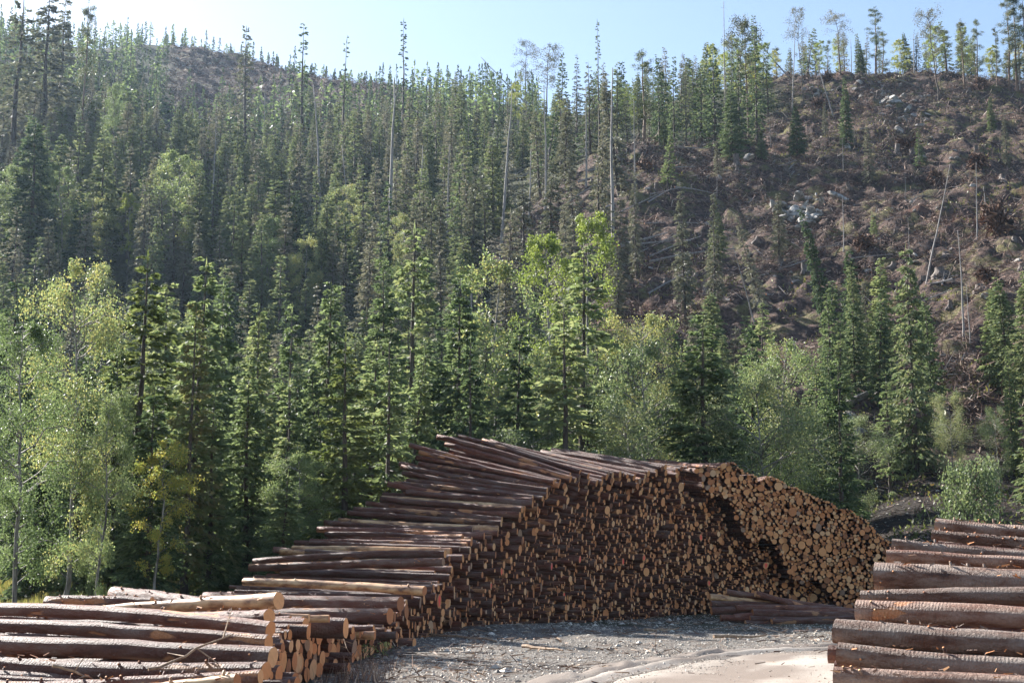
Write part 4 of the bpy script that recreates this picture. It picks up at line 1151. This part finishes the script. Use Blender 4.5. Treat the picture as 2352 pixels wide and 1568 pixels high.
# the near right stack: its slanting end
RS = [(2150, 1205, 24.0, 2352, 1217, 23.3, .108, .108, False, 'topmost dark log of the right hand stack'),
      (2141, 1229, 23.2, 2352, 1247, 22.5, .085, .09, True, 'log with pale stripped wood near its end, second from top of right hand stack'),
      (2049, 1250, 22.3, 2352, 1270, 21.5, .09, .10, False, 'thin grey log third from the top of the right hand stack'),
      (2037, 1275, 21.5, 2352, 1302, 20.7, .098, .11, False, 'smooth brown log above the very thick one in the right hand stack'),
      (2010, 1322, 20.7, 2352, 1336, 19.9, .215, .16, False, 'thickest log of the right hand stack with a swollen left end'),
      (1979, 1371, 19.9, 2352, 1374, 19.0, .095, .15, False, 'reddish log with torn bark under the thickest one of the right hand stack'),
      (1969, 1402, 18.9, 2352, 1430, 18.0, .14, .13, False, 'knotty brown log with a bark flap at its end in the right hand stack'),
      (1918, 1449, 17.6, 2352, 1476, 16.8, .15, .145, False, 'thick dark grey log that reaches farthest left in the right hand stack'),
      (1926, 1502, 16.6, 2352, 1526, 15.8, .13, .135, False, 'cracked grey-brown log second from the bottom of the right hand stack'),
      (1916, 1556, 15.6, 2352, 1572, 14.9, .12, .13, False, 'lowest visible log of the right hand stack')]
lines = []
for (uL, vL, dL, uR, vR, dR, r0, r1, pl, lb) in RS:
    a = pix(uL, vL, dL); b_ = pix(uR, vR, dR); d = (b_ - a) / np.linalg.norm(b_ - a)
    b_ = a + d * 5.0
    one_log(a, b_, r0, r1, lb, None, seed=int(uL + vL), knots=16, splint=70, peeled=False, n=22, bark=M_LOGG)
    lines.append((a, d))
A0 = lines[0][0]
for k in range(46):      # the body of the stack under and behind them
    t = k / 45; f = t * (len(lines) - 1); i0 = min(int(f), len(lines) - 2); w = f - i0
    a = lines[i0][0] * (1 - w) + lines[i0 + 1][0] * w; d = lines[i0][1] * (1 - w) + lines[i0 + 1][1] * w
    z = a[2] - .27
    while z > .1:
        r = rl.uniform(.08, .13); p = np.array([a[0] + rl.normal(0, .12) + .12, a[1] + rl.normal(0, .03), z]); stuff_log(p + 0, p + d * 4.9, r); z -= r * 1.9
# low heap lying crosswise at the foot of the face
HP = [(1630, 1370, 1800, 1394, .10, 'split orange-sided log on the low heap'), (1668, 1358, 1895, 1392, .095, 'topmost thin log of the low heap'),
      (1735, 1362, 1870, 1398, .10, 'short thick log near the top of the low heap'), (1632, 1386, 1780, 1396, .10, 'dark log on the left side of the low heap'),
      (1634, 1403, 1830, 1398, .12, 'thick dark log low on the left of the low heap'), (1690, 1396, 1905, 1402, .11, 'dark log in the middle of the low heap'),
      (1686, 1416, 1870, 1408, .10, 'log with a pale end below the middle of the low heap'), (1728, 1407, 1925, 1412, .13, 'longest dark log on the right of the low heap'),
      (1722, 1421, 1935, 1418, .11, 'dark log near the ground under the low heap'), (1772, 1428, 1945, 1428, .11, 'lowest log at the right foot of the low heap'),
      (1712, 1431, 1900, 1431, .11, 'lowest log at the left foot of the low heap'), (1655, 1418, 1850, 1420, .11, 'log under the thick dark one of the low heap')]
for (uL, vL, uR, vR, r, lb) in HP:
    dd = 46.2 + (1431 - vL) * .012
    a = pix(uL, vL, dd); b_ = pix(uR, vR, dd + .5); b_ = a + (b_ - a) / np.linalg.norm(b_ - a) * 4.2
    one_log(a, b_, r, r * .8, lb, None, seed=int(uL), knots=3, splint=6, n=12, peeled=(vL == 1370))
fc = [np.concatenate(WALL), np.array(CAPS)]
mi = np.concatenate([np.zeros(len(fc[0]), int), np.ones(len(fc[1]), int)])
tag(link('log_stack', mesh('log_stack', np.concatenate(VV), fc, [M_LOGS, M_CUTS], mi)), label='thousands of cut logs packed in the long curved stack', kind='stuff')
# ---------------------------------------------------------------- felled slope: rocks, stumps, root wads, fallen trunks, brushwood
import mathutils
def rock_mesh(r, flat=.7, lv=2):
    import bmesh
    bm = bmesh.new(); bmesh.ops.create_icosphere(bm, subdivisions=lv, radius=1)
    o = Vector(r.uniform(-50, 50, 3)); sc = Vector((1, r.uniform(.6, .9), flat * r.uniform(.6, .9)))
    cuts = [Vector(r.normal(size=3)).normalized() for _ in range(9)]; cd = r.uniform(.4, .8, 9)
    for v in bm.verts:
        p = v.co.copy()
        for c_, d_ in zip(cuts, cd):
            t = p.dot(c_)
            if t > d_: p -= c_ * (t - d_) * 1.0
        p *= 1 + .3 * mathutils.noise.noise(p * 1.3 + o) + .07 * mathutils.noise.noise(p * 4 + o)
        v.co = Vector((p.x * sc.x, p.y * sc.y, p.z * sc.z))
    me = bpy.data.meshes.new('boulder'); bm.to_mesh(me); bm.free(); me.materials.append(M_ROCK)
    return me


r = np.random.default_rng(31)
ROCKS = [rock_mesh(r) for _ in range(7)]


def rock(p, s, label, group=None, sink=.45):
    o = link('boulder', ROCKS[r.integers(0, 7)], loc=(p[0], p[1], p[2] + s * (.5 - sink) * .6))
    o.scale = (s * r.uniform(.8, 1.3), s * r.uniform(.7, 1.1), s * r.uniform(.65, 1.05)); o.rotation_euler = (r.normal(0, .35), r.normal(0, .35), r.uniform(0, 6.28))
    return tag(o, label, 'boulder', group)


def patch(u, v, du, dv, n, smin, smax, label, group):
    for _ in range(n):
        p = hit(u + r.normal(0, du), v + r.normal(0, dv), 60)
        if p is not None: rock(p, r.uniform(smin, smax), label, group)


for u, v, s, lb in [(1935, 850, 1.9, 'big bluish boulder behind the small open spruce'), (2005, 860, 1.9, 'big shaded boulder right of the other bluish boulder'), (2060, 848, .9, 'white sunlit rock beside the ragged spruce'),
                    (1750, 705, 1.8, 'large mossy rock face on the lower felled slope'), (1955, 965, 1.1, 'pale boulder low among the willows'), (2290, 1087, .55, 'single pale stone stuck in the dark bank'),
                    (1970, 1010, .9, 'pale grey rock under the low willows'), (1720, 365, 1.2, 'whitish block in front of the bench spruces'), (2075, 685, .9, 'white rock in the middle of the lower felled slope'),
                    (2115, 372, 1.3, 'flat white boulder in the upper felled area'), (1945, 340, .9, 'grey boulder at the foot of the lone narrow spruce')]:
    p = hit(u, v, 55)
    if p is not None: rock(p, s, lb)
patch(1845, 490, 32, 17, 44, .35, 1.5, 'white rock in the bare rock patch in the middle of the felled slope', 'rocks of the middle patch')
patch(2090, 222, 30, 12, 20, .5, 1.5, 'pale rock in the ledge just below the right hilltop', 'rocks of the upper ledge')
patch(2000, 205, 22, 10, 10, .5, 1.2, 'pale rock in the second ledge below the right hilltop', 'rocks of the second ledge')
patch(2085, 275, 34, 10, 14, .5, 1.4, 'grey rock of the slab under the upper ledge', 'rocks of the slab')
patch(1880, 215, 26, 8, 9, .4, 1.1, 'pale rock near the leaning poles on the hilltop', 'rocks near the leaning poles')
patch(2000, 470, 260, 130, 70, .2, .6, 'small pale stone scattered over the felled slope', 'stones scattered over the felled slope')
patch(460, 155, 120, 14, 22, .6, 1.8, 'pale rock on the bare flank of the far left ridge', 'rocks of the far left ridge')
patch(1960, 910, 60, 45, 10, .4, 1.0, 'bluish rock in the shade below the felled slope', 'rocks in the shade')


M_STUMP = barkmat('weathered_stump_wood', (.06, .045, .038), (.21, .17, .145), 9)


def stump_mesh(r, h):
    B = MB(); n = 14; k = 7; zs = np.linspace(-.3, h, k)
    base = .22 * r.uniform(.8, 1.3)
    ph = r.uniform(0, 6); m_ = r.integers(3, 6)
    fl = np.exp(-np.maximum(zs, 0) / .16)
    wob = 1 + (fl[:, None] * .55 * np.cos(m_ * np.arange(n) * 2 * math.pi / n + ph)[None]) + r.normal(0, .03, (k, n))
    B.tube(np.c_[np.zeros(k) + .04 * zs, np.zeros(k), zs], base * (1 + .7 * fl), n, 0, wob=wob)
    for a in r.uniform(0, 6.28, 6):
        L = r.uniform(.4, 1.0); B.tube([[math.cos(a) * .15, math.sin(a) * .15, .12], [math.cos(a) * L * .6, math.sin(a) * L * .6, .05], [math.cos(a + .3) * L, math.sin(a + .3) * L, -.15]], [.07, .05, .02], 5)
    T = MB(); th = np.arange(n) * 2 * math.pi / n; rr_ = base * (1 + .7 * fl[-1]) * 1.0
    # tube ring axes: x-cross ordering is irrelevant for a round top
    T.add(np.c_[.04 * h + rr_ * np.cos(th) * .98, rr_ * np.sin(th) * .98, np.full(n, h + .004) + r.normal(0, .01, n)], [np.arange(n)], 0)
    return B.mesh('stump', [M_STUMP], True), T.mesh('cut_top', [M_CUT])


STUMPS = [stump_mesh(r, h) for h in (.5, .7, .9, 1.2, .6)]


def stump(p, s, label, group, tilt=.15):
    b_, t_ = STUMPS[r.integers(0, 5)]
    o = link('tree_stump', b_, loc=p); o.rotation_euler = (r.normal(0, tilt), r.normal(0, tilt), r.uniform(0, 6.28)); o.scale = (s, s, s)
    link('cut_top', t_, o); return tag(o, label, 'stump', group)


for u, v, s, lb in [(2302, 420, 1.3, 'stump alone near the right edge of the felled slope'), (1692, 382, 1.4, 'grey stump at the lower bench edge'), (2060, 358, 1.2, 'stump left of the flat white boulder'),
                    (2160, 630, 1.4, 'tall pale-topped stump on the lower right slope'), (1805, 395, 1.2, 'broken stump beside the short stake')]:
    p = hit(u, v, 60)
    if p is not None: stump(p, s, lb, None)
c_ = 0
while c_ < 50:
    u, v = r.uniform(1300, 2400), r.uniform(190, 720)
    p = hit(u, v, 80)
    if p is None or clearing(p[0], p[1]) < .7: continue
    stump(p - [0, 0, .15], r.uniform(.7, 1.3), 'low weathered tree stump among the brushwood of the felled slope', 'stumps on the felled slope'); c_ += 1


def rootwad_mesh(r):
    B = MB()
    for _ in range(150):
        a = r.uniform(0, 6.28); L = r.uniform(.2, .6); d = nrm(np.array([math.cos(a), r.normal(0, .6), math.sin(a)]) + r.normal(0, .6, 3))
        o = np.array([math.cos(a), r.normal(0, .3), math.sin(a)]) * r.uniform(.15, .55); t = np.linspace(0, 1, 4)[:, None]
        p = o + d * L * t + np.cumsum(r.normal(0, .11, (4, 3)), 0)
        B.tube(p, np.array([.07, .05, .03, .01]) * r.uniform(.5, 1.5), 4, 0)
    return B.mesh('root_wad', [M_ROOT])


RW = [rootwad_mesh(r) for _ in range(3)]


def wad_core(r):
    me = rock_mesh(r, .9, 2).copy(); me.materials.clear(); me.materials.append(M_SOIL); return me


M_SOIL = barkmat('dark_soil', (.03, .02, .016), (.085, .055, .042), 5)
WC = [wad_core(r) for _ in range(2)]
for k, (u, v, s) in enumerate([(2290, 545, 2.6), (2248, 395, 1.8), (2150, 432, 1.6), (2085, 350, 2.0), (1880, 250, 1.6), (2255, 210, 1.8), (1985, 585, 1.4), (1700, 350, 1.1), (1480, 400, 1.3), (2265, 650, 1.2), (1900, 190, 1.5), (1090, 320, 1.7), (1960, 640, 1.3)]):
    p = hit(u, v, 70)
    if p is None: continue
    o = link('root_wad', RW[k % 3], loc=(p[0], p[1], p[2] + .55 * s)); o.scale = (s, s, s * .9); o.rotation_euler = (r.normal(0, .3), r.normal(0, .3), r.normal(0, .6))
    c2 = link('soil_core', WC[k % 2], o); c2.scale = (.62, .36, .6)
    lb = ['largest upturned root wad, dark brown at the right edge of the slope', 'upturned root wad beside the stump near the right edge', 'upturned root wad left of the right edge stump'][k] if k < 3 else 'tangled upturned root wad lying on the felled slope'
    tag(o, lb, 'root wad', None if k < 3 else 'root wads on the felled slope')


def fallen(p0, p1, rad_, label, group):
    p0 = np.array(p0); p1 = np.array(p1); L = np.linalg.norm(p1 - p0); k = 6
    t = np.linspace(-.5, .5, k)[:, None]; d = (p1 - p0)
    B = MB(); pts = d * t + np.c_[np.zeros(k), np.zeros(k), np.sin((t[:, 0] + .5) * 3.14) * -.02 * L * r.normal()]
    B.tube(pts, np.linspace(rad_, rad_ * .35, k), 7, 0, cap='a', capm=1)
    q = r.uniform(-.45, .5, 18); o_ = d * q[:, None]; e_ = o_ + r.normal(0, 1, (18, 3)) * [.5, .5, .5] + [0, 0, .2]
    B.strips(o_, e_, np.full(18, .035), 0)
    o = link('fallen_trunk', B.mesh('fallen_trunk', [M_GREYWOOD, M_CUT]), loc=(p0 + p1) / 2)
    tag(o, label, 'fallen trunk', group)


c_ = 0; tr_ = 0
while c_ < 84 and tr_ < 3000:
    tr_ += 1
    a = c_ < 44
    u, v = (r.uniform(940, 1500), r.uniform(300, 760)) if a else (r.uniform(1500, 2380), r.uniform(200, 720))
    p = hit(u, v, 80)
    if p is None: continue
    L = r.uniform(5, 11) if a else r.uniform(2, 5)
    an = R(r.normal(25, 28)) if a else r.uniform(0, 6.28)
    q = np.array([p[0] + math.cos(an) * L, p[1] + math.sin(an) * L * .6, 0]); q[2] = gp(q[0], q[1]) + r.uniform(.2, 1.2 if a else .5)
    p = p + [0, 0, .25]
    fallen(p, q, r.uniform(.11, .19) if a else r.uniform(.06, .13), 'grey wind-thrown trunk lying across the middle slope' if a else 'bare pole lying among the brushwood of the felled slope',
           'wind-thrown trunks on the middle slope' if a else 'poles lying on the felled slope'); c_ += 1

# brushwood: nobody could count it
n = 150000
d = 76 + (r.random(n) ** 1.15) * 215; u = r.uniform(1150, 2420, n); x = (u - 1176) / F * d
cl_ = clearing(x, d); cn = fbm(x, d, 5, 3, 51) + .9 * fbm(x, d, 1.6, 2, 52)
ok = (cl_ > .3) & (cn > -.10 + r.normal(0, .16, n)); x = x[ok]; d = d[ok]; cn = cn[ok]; n = len(x); z = gz(x, d)
hz = np.clip(cn + .15, 0, 1) * r.random(n) * 1.6
L = r.uniform(.25, 1.5, n) * (1 + (r.random(n) < .03) * 1.5); dirv = nrm(r.normal(size=(n, 3)) * [1, .8, .55])
a = np.stack([x, d, z + .03 + hz], 1)
B = MB(); m_ = a + dirv * (L * .5)[:, None]; b_ = m_ + nrm(dirv + r.normal(0, .35, (n, 3))) * (L * .5)[:, None]
w = r.uniform(.03, .085, n) * (1 + (L > 1.8) * .8) * (.55 + d[ok] / 330 if False else .7 + d / 400)
B.strips(a, m_, w); B.strips(m_, b_, w * .6)
tag(link('brushwood', B.mesh('brushwood', [M_SLASH])), label='tangled brown brushwood covering the felled slope', kind='stuff')
n = 52000
d = 78 + r.random(n) * 210; u = r.uniform(1200, 2420, n); x = (u - 1176) / F * d
ok = (clearing(x, d) > .4) & (fbm(x, d, 9, 3, 61) > .16); x = x[ok]; d = d[ok]; n = len(x); z = gz(x, d)
B = MB(); ax = nrm(r.normal(size=(n, 3)) + [0, 0, 1.0]) * r.uniform(.15, .5, (n, 1))
B.quads(np.stack([x, d, z], 1), ax, nrm(np.cross(ax, r.normal(size=(n, 3)))) * .07, 0)
tag(link('heather', B.mesh('heather', [M_HEATH])), label='patches of ochre and reddish heather on the felled slope', kind='stuff')
n = 16000
u = r.uniform(330, 980, n); d = r.uniform(300, 450, n); x = (u - 1176) / F * d; ok = clearing(x, d) > .4; x = x[ok]; d = d[ok]; n = len(x); z = gz(x, d)
dirv = nrm(r.normal(size=(n, 3)) * [1, .8, .6]); a = np.stack([x, d, z + r.random(n) * .8], 1)
B = MB(); B.strips(a, a + dirv * r.uniform(.5, 2.2, (n, 1)), r.uniform(.08, .2, n))
tag(link('far_brushwood', B.mesh('far_brushwood', [M_SLASH])), label='brown brushwood on the bare flank of the far left ridge', kind='stuff')

# roots, stones and trailing plants on the cut bank at the right
n = 2600; u = r.uniform(1900, 2420, n); d = r.uniform(56, 76, n); x = (u - 1176) / F * d; z = gz(x, d)
B = MB(); a = np.stack([x, d, z + .02], 1); dirv = nrm(r.normal(size=(n, 3)) * [1, .6, .5]); B.strips(a, a + dirv * r.uniform(.15, .8, (n, 1)), r.uniform(.012, .04, n))
tag(link('bank_roots', B.mesh('bank_roots', [M_SLASH])), label='thin roots and twigs hanging on the dark bank', kind='stuff')
n = 5200; u = r.uniform(1880, 2420, n); d = r.uniform(55, 78, n); x = (u - 1176) / F * d; ok = fbm(x, d, 3, 3, 66) > .08; x = x[ok]; d = d[ok]; n = len(x); z = gz(x, d)
B = MB(); ax = nrm(r.normal(size=(n, 3)) + [0, 0, .8]) * r.uniform(.1, .3, (n, 1)); B.quads(np.stack([x, d, z + r.random(n) * .25], 1), ax, nrm(np.cross(ax, r.normal(size=(n, 3)))) * .05, 0)
tag(link('bank_plants', B.mesh('bank_plants', [M_UNDER])), label='low plants in patches on the dark bank', kind='stuff')
# ---------------------------------------------------------------- yard: stones, bark, splinters, twigs
r = np.random.default_rng(41)
face_x = lambda y: np.interp(y, fy, fx)


def in_yard(x, y):
    fyx = np.interp(x, fx[fx > -3.0], fy[fx > -3.0]) if True else 0
    return np.where(x < -2.9, x > face_x(y) + .1, y < fyx - .1)


octv = np.array([[1, 0, 0], [0, 1, 0], [-1, 0, 0], [0, -1, 0], [0, 0, 1], [0, 0, -1]], float)
octf = np.array([[0, 1, 4], [1, 2, 4], [2, 3, 4], [3, 0, 4], [1, 0, 5], [2, 1, 5], [3, 2, 5], [0, 3, 5]])


def stones(n, x, y, smin, smax, name, label, mat):
    z = gz(x, y); s = r.uniform(smin, smax, n) * np.exp(r.normal(0, .25, n))
    v = octv[None] * r.uniform(.6, 1.1, (n, 6, 1)) * s[:, None, None] * [1, .85, .6]
    a = r.uniform(0, 6.28, n); ca_, sa_ = np.cos(a)[:, None], np.sin(a)[:, None]
    vx = v[..., 0] * ca_ - v[..., 1] * sa_; vy = v[..., 0] * sa_ + v[..., 1] * ca_
    v = np.stack([vx + x[:, None], vy + y[:, None], v[..., 2] + z[:, None] + .1 * s[:, None]], -1).reshape(-1, 3)
    f = (octf[None] + (np.arange(n) * 6)[:, None, None]).reshape(-1, 3)
    tag(link(name, mesh(name, v, [f], [mat])), label=label, kind='stuff')


n = 60000
y = 14 + r.random(n) ** 1.2 * 38; x = r.uniform(-4.5, 15, n)
rd_ = np.interp(y, Ey, Ex)   # edge of the road
ey = np.interp(x, Ex, Ey)
ok = in_yard(x, y) & ((x < rd_ + .3 + r.exponential(.5, n)) | (y > ey - .5 - r.exponential(.6, n))) & (fbm(x, y, 1.2, 3, 71) > -.25)
x = x[ok]; y = y[ok]
stones(len(x), x, y, .010, .034, 'gravel', 'loose light grey gravel between the road and the logs', M_STONES)
n = 9000; k_ = r.integers(0, na_, n); o_ = r.integers(0, nb_ - 1, n); fr_ = r.random(n); x = XX[k_, o_] * (1 - fr_) + XX[k_, o_ + 1] * fr_ + r.normal(0, .1, n); y = YY[k_, o_] * (1 - fr_) + YY[k_, o_ + 1] * fr_ + r.normal(0, .1, n)
ok = (fbm(x, y, 1.0, 3, 73) > -.05) & (o_ < nb_ - 3); x = x[ok]; y = y[ok]
gz_ = gz; gz = lambda a, b: gz_(a, b) + .035
stones(len(x), x, y, .008, .022, 'grit', 'loose grit and small stones on the road', M_STONES)
gz = gz_
n = 900; x = r.uniform(11, 27, n); y = r.uniform(55, 75, n)
stones(n, x, y, .03, .11, 'bank_stones', 'stones stuck in the dark bank', M_STONES)
n = 700; y = r.uniform(16, 50, n); x = r.uniform(-4.2, 14, n); ok = in_yard(x, y) & ((x < np.interp(y, Ey, Ex) - .1) | (y > np.interp(x, Ex, Ey) + .3)); x = x[ok]; y = y[ok]
stones(len(x), x, y, .05, .11, 'rubble', 'bigger pale stones among the gravel', M_STONES)
n = 9000
y = 15 + r.random(n) * 37; x = r.uniform(-4.6, 15, n)
ok = in_yard(x, y) & ((x < np.interp(y, Ey, Ex) + .1) | (y > np.interp(x, Ex, Ey) - .1)); 
ok &= (fbm(x, y, 2.5, 2, 81) + (x < -.5) * .25 + (np.interp(x, fx, fy) - y < 3) * .25 > .05)
ok |= in_yard(x, y) & (r.random(n) < .06)
x = x[ok]; y = y[ok]; n = len(x); z = gz(x, y) + .05
B = MB(); a = np.stack([x, y, z], 1); dv = nrm(r.normal(size=(n, 3)) * [1, 1, .25]); L = r.uniform(.06, .3, n) * (1 + (r.random(n) < .06) * 2.5)
B.strips(a, a + dv * L[:, None], r.uniform(.01, .035, n))
tag(link('bark_litter', B.mesh('bark_litter', [M_CHIPS])), label='bark chips, splinters and twigs strewn over the gravel', kind='stuff')


def stick(u0, v0, u1, v1, d, rad_, label, mat=None, lift=.06, twigs=4):
    a = pix(u0, v0, d); b = pix(u1, v1, d + (v0 - v1) * .05)
    if lift is not None:
        a[2] = gp(a[0], a[1]) + lift; 
    k = 7; t = np.linspace(0, 1, k)[:, None]; c = (a + b) / 2; p = a + (b - a) * t - c + r.normal(0, .012 + rad_ * .4, (k, 3))
    B = MB(); B.tube(p, np.linspace(rad_, rad_ * .4, k), 6, cap='ab')
    for _ in range(twigs):
        i = r.integers(1, k); q = p[i] + r.normal(0, 1, 3) * .18; q[2] = abs(q[2] - p[i][2]) * .6 + p[i][2]
        B.tube([p[i], (p[i] + q) / 2 + r.normal(0, .02, 3), q], [rad_ * .4, rad_ * .3, rad_ * .15], 4)
    tag(link('branch', B.mesh('branch', [mat or M_SPL]), loc=c), label, 'branch')


M_SPL = barkmat('splintered_wood', (.20, .12, .075), (.48, .34, .22), 9)


def gd(v): return H / -tanel(v)


for u0, v0, u1, v1, lb in [(945, 1472, 1140, 1484, 'long pale splintered slab lying on the gravel before the stack'), (1200, 1496, 1290, 1502, 'short splintered branch on the gravel'),
                           (1640, 1478, 1760, 1474, 'thin pale strip of wood on the shaded gravel'), (1480, 1466, 1560, 1462, 'thin brown branch near the foot of the long face')]:
    a = pix(u0, v0, gd(v0)); b = pix(u1, v1, gd(v1)); a[2] = gp(a[0], a[1]) + .07; b[2] = gp(b[0], b[1]) + .07
    c = (a + b) / 2; k = 8; t = np.linspace(0, 1, k)[:, None]; B = MB(); p = a + (b - a) * t - c + r.normal(0, .015, (k, 3))
    B.tube(p, np.linspace(.05, .02, k), 6, cap='ab'); B.strips(p[2:6], p[2:6] + r.normal(0, .2, (4, 3)) * [1, 1, .5], np.full(4, .03))
    tag(link('branch', B.mesh('branch', [M_SPL]), loc=c), lb, 'branch')
# branches caught on the near left stack
for u0, v0, u1, v1, d, rad_, lb in [(335, 1540, 540, 1455, 17.6, .022, 'forked dead branch lying over the dark logs of the near left stack'), (740, 1425, 800, 1500, 24.2, .012, 'thin bent twig hanging from the near left stack'),
                                    (120, 1528, 235, 1560, 17.2, .02, 'curved dead twig at the lower left on the logs')]:
    a = pix(u0, v0, d); b = pix(u1, v1, d + .5); c = (a + b) / 2; k = 8; t = np.linspace(0, 1, k)[:, None]
    p = a + (b - a) * t - c + r.normal(0, .018, (k, 3)); B = MB(); B.tube(p, np.linspace(rad_, rad_ * .4, k), 6, cap='ab')
    for i in (3, 4, 6): q = p[i] + r.normal(0, .18, 3) + (b - a) * .08; B.tube([p[i], q], [rad_ * .5, .004], 4)
    tag(link('branch', B.mesh('branch', [M_SPL]), loc=c), lb, 'branch')
# twigs and needles caught between the crest logs
B = MB(); n = 900
uu = r.uniform(1080, 1330, n); vv_ = 1020 + (uu - 1080) * .33 + r.normal(0, 14, n)
pts = np.array([pix(u_, v_, 45.5 + r.normal(0, .5)) for u_, v_ in zip(uu, vv_)])
# dry grass, saplings and weeds at the corner of the near stack
B = MB(); n = 260
cx = r.normal(0, 1, n)
x = -2.55 + cx * .35; y = 24 + r.normal(0, 1.6, n); z = gz(x, y)
ax = np.stack([r.normal(0, .35, n), r.normal(0, .35, n), np.ones(n)], 1) * r.uniform(.15, .55, (n, 1))
a = np.stack([x, y, z], 1); B.quads(a, ax, nrm(np.cross(ax, r.normal(size=(n, 3)))) * .006, 0)
tag(link('dry_grass', B.mesh('dry_grass', [M_CHIPS])), label='dry pale stalks at the corner of the near left stack', kind='stuff')
p0 = foot(500, 30)
B2 = MB()
for (u_, v_) in [(835, 1490), (880, 1470), (800, 1530)]:
    p = pix(u_, v_, gd(1515)); p[2] = gp(p[0], p[1])
    W = MB(); n = 60; q = r.normal(0, .09, (n, 3)) + [0, 0, .22]; ax = nrm(r.normal(size=(n, 3))) * .07
    for _ in range(6):
        e = r.normal(0, .12, 3); e[2] = abs(e[2]) + .3; W.tube([[0, 0, 0], e * .5, e], [.006, .005, .003], 4)
    W.quads(q, ax, nrm(np.cross(ax, r.normal(size=(n, 3)))) * .022, 1)
    tag(link('weed', W.mesh('weed', [M_TRUNK, M_BIRCH]), loc=p), label='small leafy weed at the foot of the near left stack', cat='weed', group='weeds at the near left stack')
pass
# ---------------------------------------------------------------- hazy backlit air
HZ = MB(); x0, x1, y0, y1, z0, z1 = -420, 420, -30, 640, -90, 215
HZ.add([[x0, y0, z0], [x1, y0, z0], [x1, y1, z0], [x0, y1, z0], [x0, y0, z1], [x1, y0, z1], [x1, y1, z1], [x0, y1, z1]],
       [[0, 3, 2, 1], [4, 5, 6, 7], [0, 1, 5, 4], [1, 2, 6, 5], [2, 3, 7, 6], [3, 0, 4, 7]])
mh = bpy.data.materials.new('haze_air'); mh.use_nodes = True; mh.node_tree.nodes.clear()
vo = mh.node_tree.nodes.new('ShaderNodeVolumePrincipled'); ou = mh.node_tree.nodes.new('ShaderNodeOutputMaterial')
vo.inputs['Color'].default_value = (.55, .74, 1, 1); vo.inputs['Density'].default_value = .00009; vo.inputs['Anisotropy'].default_value = .45  # haze tinted bluer to put a blue cast into the shadows
mh.node_tree.links.new(vo.outputs[0], ou.inputs['Volume'])
tag(link('haze', HZ.mesh('haze', [mh])), kind='stuff', label='thin bluish haze over the valley')
